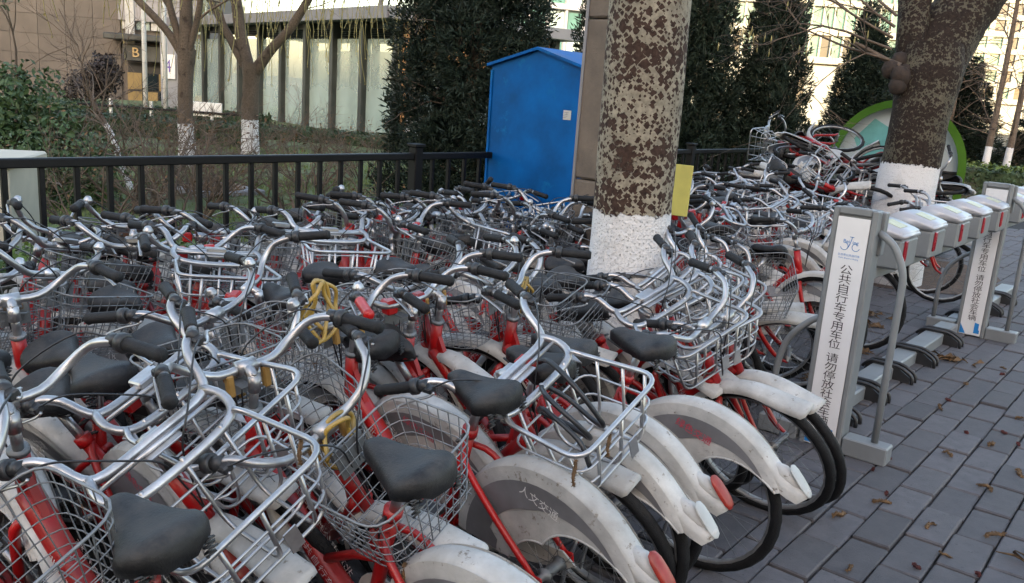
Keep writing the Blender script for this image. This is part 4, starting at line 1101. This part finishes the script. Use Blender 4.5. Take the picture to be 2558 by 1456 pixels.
for kind, L0 in (('plain', [(.262, .21, 1.018), (.215, .24, 1.018), (.105, .278, 1.008)]), ('loop', [(.225, .205, 1.03), (.195, .24, 1.03), (.1, .288, 1.02)])):
    for sg, nm in ((1, 'L'), (-1, 'R')):
        a, e = Vector(L0[1]), Vector(L0[2]); a.y *= sg; e.y *= sg; d = (e - a).normalized(); o = Vector((0, sg, 0))
        g0 = a + d * .005; b = MB()
        rs = []; ps = []
        for i in range(13):
            ps.append(g0 + d * (.118 * i / 12)); rs.append(.0172 if i in (0, 1) else (.0163 if i < 11 else (.0182 if i == 11 else .013)) + (.0006 if i % 2 else 0))
        b.tube(ps, rs, 10); ME['grip_' + kind + nm] = b.mesh('grip', 'grip')
        b = MB(); h = a - d * .028
        b.tube([h - d * .012, h + d * .014], .017, 10, 0); b.box(h + Vector((.018, 0, -.006)), (.034, .026, .02), 0, .004)
        if nm == 'R': b.tube([h + d * .014, h + d * .018, h + d * .036, h + d * .038], [.018, .0235, .0235, .018], 14, 0)
        f = h + Vector((.036, 0, -.012)); w = Vector((f.x, f.y, f.z))
        b.tube(cr([w, w + d * .03 + Vector((.016, 0, -.006)), w + d * .075 + Vector((.018, 0, -.012)), w + d * .12 + Vector((.014, 0, -.026)), w + d * .135 + Vector((.018, 0, -.03))], 3), [.0075, .007, .0065] + [.0055] * 8 + [.0065, .0075], 6, 1, sq=.6)
        ME['lever_' + kind + nm] = b.mesh('brake_lever', ['plast', 'alu'])
        b = MB(); b.tube(cr([h + Vector((.03, 0, .0)), h + Vector((.085, -sg * .05, .01)), (.37, sg * .085, .985), (.385, sg * .03, .93), (.37, sg * .012, .84), (.36, 0, .72)], 4), .0026, 5, caps=False)
        ME['cable_' + kind + nm] = b.mesh('brake_cable', 'cord_b')
b = MB(); b.lathe([(.008, -.01), (.014, -.008), (.019, -.002), (.02, .003), (.0185, .008), (.014, .015), (.0135, .017), (.008, .022), (.002, .023)], 14, 0, (.288, .196, 1.03)); b.tube([(.288, .196, 1.028), (.288, .196, 1.005)], .007, 6)
ME['bell'] = b.mesh('bell', 'alu')

# baskets
def rrect(x0, x1, hw, z0, z1, r=.05, k=4):
    """closed rounded rectangle, height runs from z0 at x0 to z1 at x1"""
    P = [(x0, -hw, z0), (x1, -hw, z1), (x1, hw, z1), (x0, hw, z0)]
    return fillet([Vector(p) for p in P], r, k, True)
def tube_basket():
    b = MB()
    rim = fillet([Vector(p) for p in [(.425, -.15, .93), (.45, -.165, .915), (.70, -.185, .90), (.70, .185, .90), (.45, .165, .915), (.425, .15, .93)]], .06, 5)
    b.tube(rim, .0074, 8)
    b.tube(rrect(.44, .685, .168, .845, .83, .05), .0036, 6, closed=True); b.tube(rrect(.445, .675, .158, .785, .772, .05), .0036, 6, closed=True)
    for y in (-.105, -.0, .105):
        b.tube(fillet([Vector(p) for p in [(.432, y, .923), (.452, y, .715), (.66, y * .95, .705), (.698, y, .897)]], .055, 4), .0056, 7)
    for x in (.5, .585, .655):
        t = (x - .45) / .25
        b.tube(fillet([Vector(p) for p in [(x, -.168 - .015 * t, .912 - .012 * t), (x - .005, -.14, .712), (x - .005, .14, .712), (x, .168 + .015 * t, .912 - .012 * t)]], .05, 4), .0048, 7)
    b.box((.694, .03, .77), (.004, .035, .06), 0, .001)
    return b.mesh('basket', 'alu')
def wire_basket(dense=True):
    b = MB(); H = [.915, .885, .85, .815, .78, .745, .71]
    def lev(i): f = i / 6; return (.375 + .012 * f, .645 - .05 * f, .172 - .035 * f, H[i], H[i] - .012)
    for i in range(7):
        b.tube(rrect(*lev(i)[:3], lev(i)[3], lev(i)[4], .065, 4), .0032 if i in (0,) else .0018, 5 if i == 0 else 4, closed=True)
    top = rrect(*lev(0), .065, 4); bot = rrect(*lev(6), .065, 4)
    def along(P, s):
        n = len(P); ls = [(P[(i + 1) % n] - P[i]).length for i in range(n)]; s = s % 1 * sum(ls)
        for i in range(n):
            if s <= ls[i]: return P[i].lerp(P[(i + 1) % n], s / max(1e-9, ls[i]))
            s -= ls[i]
        return P[0]
    N = 34 if dense else 22
    for i in range(N):
        s = i / N; b.tube([along(top, s), along(bot, s)], .0016, 4, caps=False)
    for i in range(9):
        y = -.12 + .24 * i / 8; b.tube([(.388, y, .71), (.593, y, .698)], .0016, 4, caps=False)
    for i in range(7):
        x = .395 + .19 * i / 6; b.tube([(x, -.132, .71 - .001 * i), (x, .132, .71 - .001 * i)], .0016, 4, caps=False)
    return b.mesh('basket', 'steel')
ME['basket_tube'] = tube_basket(); ME['basket_wire'] = wire_basket(); ME['basket_wide'] = wire_basket(False)
b = MB(); b.box((.371, 0, .86), (.004, .095, .085), 0, .001); b.box((.368, 0, .875), (.006, .07, .018), 1, .002); b.box((.34, 0, .86), (.06, .03, .004), 0, .001)
for y in (-.026, .026): b.lathe([(.006, 0), (.006, .004)], 8, 0, (.364, y, .875), 'x')
ME['mounting_plate'] = b.mesh('mounting_plate', ['steel', 'rust'])
b = MB(); b.box((.33, 0, .965), (.05, .075, .022), 0, .004); ME['lock_bracket'] = b.mesh('lock_bracket', 'alu')
b = MB(); b.box((.318, .06, .927), (.042, .045, .05), 0, .006); b.tube([(.318, .06, .93), (.352, .062, .935)], .016, 10); ME['clamp'] = b.mesh('clamp', 'red'); b = MB(); b.box((.316, -.06, .925), (.036, .04, .044), 0, .006); ME['clamp2'] = b.mesh('clamp', 'red')
b = MB(); b.box((.3, .05, .9), (.02, .02, .06), 0, .004); ME['clamp_y'] = b.mesh('clamp', 'brass'); b = MB(); b.box((.3, -.05, .895), (.02, .02, .06), 0, .004); ME['clamp_y2'] = b.mesh('clamp', 'brass')

for _k in list(ME):
    if _k.split('_')[0] in ('bar', 'cable', 'grip', 'lever', 'bell', 'cable', 'basket', 'mounting', 'lock', 'clamp') and not ME[_k].get('low'):
        _dz = -.062 if _k.startswith(('basket', 'mounting')) else -.078
        ME[_k].transform(Matrix.Translation((0, 0, _dz))); ME[_k]['low'] = 1
# drive side, stand
b = MB(); pts = arc((-.08, 0, .27), .095, -80, 100, 12)[::1] + [(-.35, .325), (-.5, .335), (-.545, .305), (-.5, .275), (-.3, .225)]
b.prism([(x, z) for x, z in pts], -.052, -.046, 1); ME['chain_guard'] = b.mesh('chain_guard', 'white')
b = MB(); b.prism([(-.5, .30), (-.12, .3), (-.05, .32), (-.12, .29), (-.5, .285)], -.0535, -.0522, 1); ME['guard_stripe'] = b.mesh('stripe', 'stripe')
b = MB(); b.tube([(-.08, -.075, .27), (-.02, -.08, .13)], .01, 8); b.tube([(-.08, .075, .27), (-.14, .08, .41)], .01, 8); b.tube([(-.08, -.075, .27), (-.08, .075, .27)], .012, 8); ME['crank'] = b.mesh('crank', 'alu')
b = MB()
b.box((-.02, -.125, .13), (.085, .075, .022), 0, .006); b.box((-.02, -.17, .13), (.06, .004, .012), 0); ME['pedal_R'] = b.mesh('pedal', 'plast')
b = MB(); b.box((-.14, .125, .41), (.085, .075, .022), 0, .006); ME['pedal_L'] = b.mesh('pedal', 'plast')
b = MB(); b.tube(cr([(-.47, .075, .3), (-.44, .11, .16), (-.42, .14, .02), (-.4, .155, .012)], 3), .007, 7); b.tube([(-.44, .08, .3), (-.49, .08, .3)], .011, 6); ME['kickstand'] = b.mesh('kickstand', 'alu')

for _k in list(ME):
    if _k.split('_')[0] in ('lock', 'clamp', 'clamp2') and not ME[_k].get('low'):
        ME[_k].transform(Matrix.Translation((0, 0, -.075))); ME[_k]['low'] = 1
for _b in ('plain', 'loop'):
    for _s in 'LR':
        _m = ME['grip_' + _b + _s].copy(); _m.materials[0] = MT['red']; ME['redgrip_' + _b + _s] = _m
# lettering on tube and skirts
TXT = [text_mesh('北京市公共自行车', .034, 'ink'), text_mesh('人文交通', .034, 'ink'), text_mesh('绿色交通', .034, 'inkred')]
dt0, dt1 = Vector((.25, 0, .55)), Vector((-.02, 0, .295)); dtd = (dt1 - dt0).normalized()

FRONT = {'fork', 'front_wheel', 'front_mudguard', 'stem', 'handlebar', 'grip', 'brake_lever', 'brake_cable', 'bell', 'basket', 'lock_bracket', 'clamp'}
NBIKE = 0
def bicycle(x, y, head, lean=0., st=0., kind='wire', lamp=True, full=True, label='', group=None, extra=(), z=0., pitch=0., drop=()):
    """head: heading in degrees, lean and steer in radians; kind: tube / wire / wide / none"""
    global NBIKE; NBIKE += 1
    t = thing('bicycle', label, 'bicycle', (x, y, z), (lean, pitch, radians(head)), group)
    S = steer(st); bar = 'loop' if kind == 'tube' else 'plain'
    def part(name, me, parent=t):
        return obj(name, ME[me] if isinstance(me, str) else me, parent, None, None, S if name in FRONT and parent is t else None)
    part('frame', 'frame'); F_ = t.children[0]
    part('saddle', 'saddle'); part('seat_post', 'seat_post'); part('fork', 'fork')
    g = part('rear_mudguard', 'rear_mudguard'); part('stripe', 'stripe', g)
    if full: part('rear_lamp' if lamp else 'reflector_plate', 'rear_lamp' if lamp else 'reflector_plate', g)
    part('front_mudguard', 'front_mudguard')
    part('chain_guard', 'chain_guard')
    for w in ('front_wheel', 'rear_wheel'):
        if w in drop: continue
        if full:
            W = part(w, w); part('tyre', w + '_tyre', W); part('rim', w + '_rim', W)
        else: part(w, w + '_far')
    part('stem', 'stem'); part('handlebar', 'bar_' + bar)
    for s in 'LR':
        part('grip', ('redgrip_' if 'red' + s in extra else 'grip_') + bar + s); part('brake_lever', 'lever_' + bar + s)
    if kind != 'none':
        B = part('basket', 'basket_' + kind)
        if full and kind != 'tube': part('mounting_plate', 'mounting_plate', B)
    if 'bell' in extra: part('bell', 'bell')
    if 'lock' in extra: part('lock_bracket', 'lock_bracket')
    if 'clamp' in extra: part('clamp', 'clamp'); part('clamp', 'clamp2')
    if 'clampy' in extra: part('clamp', 'clamp_y'); part('clamp', 'clamp_y2')
    if full:
        for s in 'LR': part('brake_cable', 'cable_' + bar + s)
        cr_ = part('crank', 'crank'); part('pedal', 'pedal_L', cr_); part('pedal', 'pedal_R', cr_); part('kickstand', 'kickstand')
        part('seat_lever', 'seat_lever'); part('saddle_rails', 'saddle_rails')
        for sy in (1, -1):
            o = obj('lettering', TXT[0], F_); xd = dtd if sy > 0 else -dtd
            up = Vector((-dtd.z, 0, dtd.x)); up = up if up.z > 0 else -up
            side = Vector((0, sy, 0)); c = (dt0 + dt1) / 2 + side * .0305 + up * .006
            xd = up.cross(side); o.matrix_basis = frame_basis(c, xd, up)
        k = NBIKE % 2 + 1
        for sy in (1, -1):
            o = obj('lettering', TXT[k], g); xd = Vector((-.95, 0, -.3)) if sy > 0 else Vector((.95, 0, .3))
            up = Vector((0, sy, 0)).cross(xd); up = up if up.z > 0 else -up
            xd = up.cross(Vector((0, sy, 0)))
            o.matrix_basis = frame_basis(RA + Vector((-.0, sy * .0456, .238)), xd, up)
    return t
# ------------------------------------------------------------------ the bicycles one by one
def T(x, ya, label, **k):      # rear wheel towards the walkway; ya = Y of the rear axle
    return bicycle(x, ya + .5, 90 + k.pop('dh', 0), label=label, **k)
def H(x, yh, label, **k):      # basket towards the walkway; yh = Y of the handlebar
    return bicycle(x, yh + .31, -90 + k.pop('dh', 0), label=label, **k)
GA = 'bicycles in the front row beside the walkway'
GB = 'bicycles in the back row along the fence'
GF = 'bicycles packed beyond the near painted tree'
d = radians
# front row, from the viewer outwards; the whole row has slumped over towards the viewer's side
def FR(x, y, head, lean, label, **k): return bicycle(x, y, head, d(lean), label=label, group=GA, **k)
FR(.84, 1.95, -90, 27, 'bicycle with a grey wire basket cut by the lower frame edge, nearest the camera', kind='wire', st=d(6))
BT = FR(1.30, 2.04, -88, 28, 'bicycle with a big bare tube basket and looped silver handlebar, closest to the camera', kind='tube', st=d(-2))
WB = FR(1.64, 1.81, -92, 28, 'bicycle with a rounded wire basket and rusty mounting plate, beside the biggest tube basket', kind='wire', st=d(4), extra=('clampy',))
FR(1.35, 1.50, 90, -10, 'bicycle with a long bare white mudguard running out of the lower frame edge', kind='wire', st=d(-5), lamp=False, extra=('clampy',))
BK = FR(2.23, 1.75, -94, 25, 'bicycle with a black cable lock looped in its bare tube basket', kind='tube', st=d(2), extra=('clamp',))
FR(1.84, 1.70, 88, -10, 'bicycle with the lowest red tail lamp and large white skirt guard', kind='wire', st=d(3), lamp=True, extra=('clampy', 'bell'))
FR(2.13, 1.75, 90, -9, 'bicycle with a bare pale lamp plate, between the two red tail lamps', kind='wire', st=d(-8), lamp=False, extra=('clamp', 'bell', 'redL'))
FR(2.32, 1.80, 90, -9, 'bicycle with the upper red tail lamp', kind='wide', st=d(6), lamp=True, extra=('clampy',))
FR(2.57, 1.66, 90, -8, 'bicycle with a bare pale lamp plate, nearest the two big tyres', kind='wire', st=d(10), lamp=False)
FR(3.24, 1.94, -95, 20, 'bicycle with a tube basket in front of the whitewashed poplar foot', kind='tube', st=d(-12), extra=('lock',))
FR(3.40, 1.92, -98, 18, 'bicycle with a tube basket reaching farthest towards the big sign post', kind='tube', st=d(-18))
FR(3.42, 1.62, -97, 24, 'bicycle with the outer of the two big bare tyres by the sign post', kind='none', st=d(-6))
FR(3.20, 1.64, -93, 24, 'bicycle with the inner of the two big bare tyres by the sign post', kind='none', st=d(2))
FR(1.42, 2.32, -90, 26, 'bicycle with a tube basket and scratched plate, second silver bar from the lower frame edge', kind='tube', st=d(9), extra=('lock', 'clamp'))
TN = FR(1.72, 2.26, -90, 27, 'bicycle with tan cable lock at its handlebar in the middle of the front row', kind='wide', st=d(-12), extra=('clampy', 'bell'))
FR(.86, 1.62, 90, -12, 'bicycle partly out of frame with dark grips beside the frame edge', kind='none', st=d(-6), lamp=False)
FR(1.62, 2.62, -88, 14, 'bicycle between the two rows with a wire basket, behind the scratched plate one', kind='wire', st=d(10), extra=('bell',))
FR(2.35, 2.5, -92, 8, 'bicycle between the two rows without a basket, behind the red rubber clamps', kind='none', st=d(-10), extra=('lock',))
FR(2.0, 2.3, 92, -16, 'bicycle between the two rows with its mudguard out and no basket', kind='none', st=d(20), extra=('clamp', 'bell'))
FR(2.75, 2.45, -90, 12, 'bicycle between the two rows just short of the poplar, wide wire basket', kind='wide', st=d(12), extra=('bell',))
FR(1.15, 2.45, 88, -10, 'bicycle between the two rows near the frame edge with a dusty saddle', kind='wide', st=d(-14))
TP = FR(3.05, 2.42, -90, 24, 'bicycle with a worn black saddle hung with a tan cable, beside the poplar', kind='wide', st=d(7))
RB = random.Random(77)
ordn = ['first', 'second', 'third', 'fourth', 'fifth', 'sixth', 'seventh', 'eighth', 'ninth', 'tenth', 'eleventh', 'twelfth']
# back row along the fence
near = {'H': [(.95, 2.9, 'wire'), (1.3, 2.8, 'wire'), (1.72, 3.08, 'wide'), (1.88, 2.8, 'tube'), (2.22, 3.2, 'wire'), (2.57, 2.95, 'tube'), (2.85, 2.9, 'wire'), (3.1, 3.2, 'wire'), (3.38, 2.95, 'tube'), (3.65, 3.2, 'wide'), (3.9, 2.95, 'wire'), (4.2, 3.1, 'tube')],
        'T': [(1.1, 2.75), (1.5, 2.8), (1.62, 3.05), (2.0, 2.85), (2.38, 2.9), (2.7, 2.75), (2.96, 2.9), (3.22, 2.75), (3.5, 2.85), (3.78, 2.75), (4.05, 2.9), (4.3, 2.75)]}
for i, (x, y, kd) in enumerate(near['H']):
    lab = {'wire': 'fine grey wire basket', 'wide': 'wide grey wire basket', 'tube': 'silver tube basket'}[kd]
    H(x * 1.05 - .25, y + .22, 'bicycle with a %s, %s of those facing out along the fence' % (lab, ordn[i]), kind=kd, lean=d(RB.gauss(-17, 5)), st=d(RB.gauss(0, 12)), dh=RB.gauss(0, 4), group=GB, extra=('lock',) if kd == 'tube' else ('bell',))
for i, (x, y) in enumerate(near['T']):
    if i in (4,): continue
    T(x - .2, y + .08, 'bicycle with its handlebar against the fence, %s of those pointing at the lawn' % ordn[i], kind=RB.choice(('wire', 'none', 'none')), lean=d(RB.gauss(17, 5)), st=d(RB.gauss(0, 15)), dh=RB.gauss(0, 4), group=GB, extra=RB.choice((('bell',), ('clamp',))))
for i, (x, y, kd) in enumerate([(1.0, 3.62, 'none'), (1.28, 3.7, 'wire'), (1.6, 3.58, 'none'), (1.92, 3.72, 'none'), (2.3, 3.66, 'wire'), (2.66, 3.6, 'none'), (3.05, 3.7, 'none'), (3.5, 3.62, 'wire'), (3.9, 3.68, 'none')]):
    H(x, y - .25, 'bicycle squeezed in tight against the fence, %s counted towards the blue cabinet' % ordn[i], kind=kd, lean=d(RB.gauss(-12, 6)), st=d(RB.gauss(0, 20)), dh=RB.gauss(0, 5), group=GB, extra=RB.choice((('clamp',), ('bell',), ('lock',))))
for i, (x, y) in enumerate([(.75, 2.55), (1.9, 2.62), (3.1, 2.6)]):
    T(x, y - .3, 'bicycle in the gap between the rows, mudguard out, %s from the frame edge' % ordn[i], kind='none', lean=d(RB.gauss(6, 5)), st=d(RB.gauss(0, 18)), group=GB, extra=('clamp', 'bell'))
for i, (x, y) in enumerate([(8.2, 2.1), (8.45, 2.3)]):
    bicycle(x, y + .1, -88 + 4 * i, d(16), d(12), 'tube' if i else 'none', True, False, ('bicycle with no basket standing right before the old tree', 'bicycle with a tube basket standing right before the old tree')[i], GF, extra=('clamp',))
# the crowd beyond the painted poplar
def nth(k):
    o = ['first', 'second', 'third', 'fourth', 'fifth', 'sixth', 'seventh', 'eighth', 'ninth', 'tenth', 'eleventh', 'twelfth', 'thirteenth', 'fourteenth', 'fifteenth', 'sixteenth', 'seventeenth', 'eighteenth', 'nineteenth', 'twentieth']
    return o[k] if k < 20 else 'twenty-' + o[k - 20]
x = 4.1; na = nb = 0
while x < 9.0:
    f = (H, T)[na % 2]; way = 'basket out' if f is H else 'mudguard out'
    y = (2.52 if f is H else 2.3) + .02 * (x - 4) + RB.gauss(0, .1)
    if x < 8.3: f(x, y, 'bicycle %s past the painted poplar in the dockside lane, %s' % (nth(na), way), kind=RB.choice(('tube', 'wire', 'none', 'none')), lean=d(RB.gauss(20 if f is H else -20, 9)), st=d(RB.gauss(0, 24)), dh=RB.gauss(0, 8), group=GF, full=False, extra=RB.choice((('clamp',), ('lock',), ('clamp',), ('bell',))))
    y = (3.5 if f is H else 3.25) + RB.gauss(0, .12)
    if not (4.3 < x + .08 < 4.9): f(x + .08, y, 'bicycle %s past the painted poplar in the lane along the fence, %s' % (nth(nb), way), kind=RB.choice(('tube', 'wire', 'none')), lean=d(RB.gauss(18 if f is H else -18, 9)), st=d(RB.gauss(0, 24)), dh=RB.gauss(0, 8), group=GF, full=False, extra=RB.choice((('clamp',), ('lock',), ('clamp',), ()))); nb += 1
    na += 1; x += .2 + RB.random() * .05
# a few that stand or lean by the sign post
bicycle(4.62, 2.3, -78, d(36), d(20), 'wire', True, True, 'bicycle leaning hard beside the big sign post, its white chain guard in view', GF, z=.0)
bicycle(4.9, 2.35, 100, d(30), d(-10), 'none', True, True, 'bicycle with bare red frame leaning behind the big sign post', GF, z=.0)
bicycle(4.2, 2.35, -96, d(28), d(12), 'wire', True, True, 'bicycle with a red frame and wire basket between the poplar and the sign post', GF, extra=('clamp',))
bicycle(4.4, 2.38, -84, d(33), d(-22), 'tube', True, True, 'bicycle with a silver tube basket pushed against the others by the sign post', GF, extra=('lock',))
bicycle(5.25, 2.22, -93, d(3), d(4), 'none', True, True, 'bicycle with its bare front wheel standing upright behind the second dock head', GF)
bicycle(5.95, 2.2, -88, d(-2), d(-6), 'tube', True, True, 'bicycle with a headlamp-side wheel standing behind the third dock head', GF)
bicycle(3.98, 2.28, -93, d(26), d(-8), 'tube', True, True, 'bicycle with a tube basket leaning over next to the whitewashed poplar foot', GF)
bicycle(4.15, 2.62, 90, d(-14), d(12), 'none', True, True, 'bicycle with a black saddle in front of the yellow board, mudguard out', GF)
bicycle(4.32, 2.7, 92, d(-18), d(-10), 'none', True, True, 'bicycle with a black saddle just past the yellow board, mudguard out', GF)
bicycle(4.52, 2.66, 88, d(-16), d(10), 'wire', True, True, 'bicycle with a black saddle two past the yellow board, mudguard out', GF)
bicycle(4.75, 2.16, -86, d(40), d(14), 'none', False, True, 'bicycle slumped lowest behind the big sign post, red tube uppermost', GF)
# the heap of thrown bicycles by the old tree
GP = 'bicycles thrown on the heap'
HEAP = [(9.45, 3.1, .62, 200, 76, -6), (9.6, 3.1, .9, 200, -80, 8), (9.3, 3.2, .98, 40, 82, 16), (9.75, 3.2, 1.0, 170, 78, -12), (9.45, 2.95, 1.0, 330, -75, 14), (9.75, 2.85, .85, 60, 84, 0), (9.45, 3.5, .75, 300, 80, 5), (9.55, 3.0, 1.12, 15, -84, -18), (9.1, 3.0, .7, 250, 70, 8), (9.5, 3.35, .62, 140, -74, -8), (9.9, 3.1, .6, 80, 78, 4)]
hl = ['lowest on the heap with its basket towards the fence', 'upside down on the heap with a white mudguard up', 'lying across the heap with a black tyre in the air', 'on top of the heap, tyre against the green bin',
      'white chain guard bicycle lying towards the old tree', 'wheel up at the edge of the heap by the old tree', 'flat at the back of the heap beside the fence', 'topmost on the heap with its wheel rim facing out', 'lowest on the near side of the heap', 'buried in the middle of the heap', 'buried on the far side of the heap by the bin']
for i, (x, y, z, hd, ln, pt) in enumerate(HEAP):
    bicycle(x, y, hd, d(ln), d(RB.gauss(0, 25)), 'tube' if i % 3 == 0 else 'none', True, False, 'bicycle thrown ' + hl[i], GP, z=z, pitch=d(pt))

# ================================================================== SMALL THINGS ON AND AMONG THE BICYCLES
def coil(name, lab, pts, r, m, loc=(0, 0, 0), cap=True):
    o = obj(name, MB().tube(cr(pts, 5), r, 8).mesh(name, m), None, loc); tag(o, lab, 'cable lock', 'cable locks hung on the bicycles'); return o
def loops(n, R, seed, tall=1.3):
    rg = random.Random(seed); P = []
    for i in range(n * 9):
        a = 2 * pi * i / 9; k = i // 9
        rr = R * (.75 + .35 * rg.random())
        P.append((rr * cos(a) * .8 + .03 * (k - n / 2) + rg.gauss(0, .008), .025 * (k - n / 2) + rg.gauss(0, .012), -R * tall + rr * sin(a) * tall))
    return P
def local(t, q):
    M = Matrix.LocRotScale(t.location, t.rotation_euler, None); return [tuple(M @ Vector(v)) for v in q]
def coil_at(t, o, lab, pts, r, m):
    c = Matrix.LocRotScale(t.location, t.rotation_euler, None) @ Vector(o)
    return coil('cable_lock', lab, pts, r, m, c)
coil('cable_lock', 'tan cable lock hanging in loops from the handlebar in the middle of the front row', loops(3, .062, 1, 1.5), .0062, 'cord_y', (1.6, 2.0, .99))
coil_at(TP, (.3, .05, .88), 'tan cable lock looped over the bar just before the poplar foot', loops(3, .05, 2, 1.6), .0058, 'cord_y')
coil_at(WB, (.3, .06, .86), 'orange tan cable lock draped beside the rounded wire basket', loops(2, .06, 4, 1.0), .006, 'cord_y')
coil('cable_lock', 'thick black cable lock lying looped in the bare tube basket', local(BK, [(.36, .08, .86), (.44, .05, .91), (.55, .02, .88), (.62, .02, .78), (.56, .05, .74), (.46, .06, .78), (.42, .02, .84), (.5, -.04, .87), (.6, -.05, .82), (.6, -.02, .75), (.5, .0, .745), (.44, -.03, .79), (.5, -.06, .84), (.62, -.08, .8), (.66, -.1, .74)]), .0075, 'cord_b')
# catkins
def catkin_mesh(seed, L=.07, r=.0065):
    rg = random.Random(seed); b = MB(); P = [(0, 0, 0)]; a = rg.random() * 6
    for i in range(5):
        a += rg.gauss(0, .5); P.append((P[-1][0] + cos(a) * L / 5, P[-1][1] + sin(a) * L / 5, .004 + .006 * rg.random()))
    C = cr(P, 3); b.tube(C, [r * (.5 + .5 * sin(pi * min(1, .15 + i / len(C)))) for i in range(len(C))], 6)
    for c in C:
        for j in range(9):
            q = Vector((rg.gauss(0, 1), rg.gauss(0, 1), rg.gauss(0, 1))).normalized(); w = q.orthogonal().normalized() * .003
            b.add([c + q * r * .5 - w, c + q * r * .5 + w, c + q * (r + .007 * rg.random())], [(0, 1, 2)])
    return b.mesh('catkin', 'catkin')
CK = [catkin_mesh(i) for i in range(6)]; CB = [catkin_mesh(20 + i, .03, .005) for i in range(2)]
RC = random.Random(9)
spots = [(3.62, .80), (3.53, .62), (3.38, .93), (2.98, .74), (4.35, .42), (4.12, .55), (3.3, .5), (3.72, .12), (3.6, .42), (4.72, .62), (4.9, .3), (5.3, .62), (5.8, .35), (3.15, .35), (2.9, .55), (4.45, .75), (5.1, .92), (5.75, .98), (6.4, .85), (6.9, .6)]
for (x, y) in spots:
    o = obj('fallen_catkin', RC.choice(CK), None, (x + RC.gauss(0, .02), y + RC.gauss(0, .02), .009), (0, 0, RC.random() * 6.28))
    s = .75 + .45 * RC.random(); o.scale = (s, s, s); tag(o, 'small dry brown catkin lying on the grey paving blocks', 'catkin', 'catkins fallen on the paving')
for i in range(26):
    x, y = 3.0 + 4 * RC.random(), -.1 + 1.1 * RC.random()
    o = obj('bud_scale', RC.choice(CB), None, (x, y, .008), (0, 0, RC.random() * 6.28)); o.data.materials[0] = MT['leafred']
    tag(o, 'tiny dark red bud scale lying on the grey paving blocks', 'bud scale', 'bud scales fallen on the paving')
def clump(name, lab, loc, seed, R=.08):
    rg = random.Random(seed); b = MB()
    for i in range(16):
        p = Vector((rg.gauss(0, R * .5), rg.gauss(0, R * .5), .006 + .012 * rg.random())); a = rg.random() * 6.28; L = .03 + .03 * rg.random()
        b.tube([p, p + Vector((cos(a) * L, sin(a) * L, .01 * rg.random())), p + Vector((cos(a + .5) * L * 2, sin(a + .5) * L * 2, 0))], [.003, .006, .002], 5)
        w = Vector((-sin(a), cos(a), .4)) * .018
        b.add([p, p + Vector((cos(a) * .05, sin(a) * .05, .02)) + w, p + Vector((cos(a) * .07, sin(a) * .07, .005))], [(0, 1, 2)])
    o = obj(name, b.mesh(name, 'catkin'), None, loc); tag(o, lab, 'leaf litter', 'clumps of dry litter by the docks'); return o
clump('litter_clump', 'curled brown dry leaf clump alone on the paving in the lower corner', (3.48, .2, .005), 5, .06)
for i, (x, y) in enumerate([(4.25, 1.5), (5.0, 1.62), (5.35, 1.75), (5.9, 1.66), (6.25, 1.15), (6.75, 1.85), (7.1, 1.95), (4.1, 1.85), (6.3, 1.9)]):
    clump('litter_clump', 'clump of brown dry catkins and leaves lying along the dock rail', (x, y, .005), 30 + i, .1)
hang = MB()
rg = random.Random(3)
P = [(0, 0, 0), (.004, 0, -.03), (-.003, .002, -.07), (.002, 0, -.11)]; C = cr(P, 4); hang.tube(C, [.004 + .004 * sin(pi * (i + 1) / len(C)) for i in range(len(C))], 6)
for c in C:
    for j in range(14):
        q = Vector((rg.gauss(0, 1), rg.gauss(0, 1), rg.gauss(0, 1))).normalized(); w = q.orthogonal().normalized() * .003
        hang.add([c - w, c + w, c + q * .014], [(0, 1, 2)])
hang_me = hang.mesh('hanging_catkin', 'catkin'); hang_me.transform(Matrix.Scale(.62, 4))
for t, q, lab in ((BK, (.69, -.17, .838), 'dry catkin hanging at the corner of the tube basket with the black cable'), (BK, (.69, -.03, .82), 'dry catkin on the front rods of the tube basket with the black cable'), (WB, (.6, -.1, .66), 'dry catkin stuck below the rounded wire basket'), (BT, (.62, .17, .84), 'dry catkin caught on the rim of the biggest tube basket')):
    tag(obj('hanging_catkin', hang_me, None, local(t, [q])[0]), lab, 'catkin', 'catkins caught on the baskets')
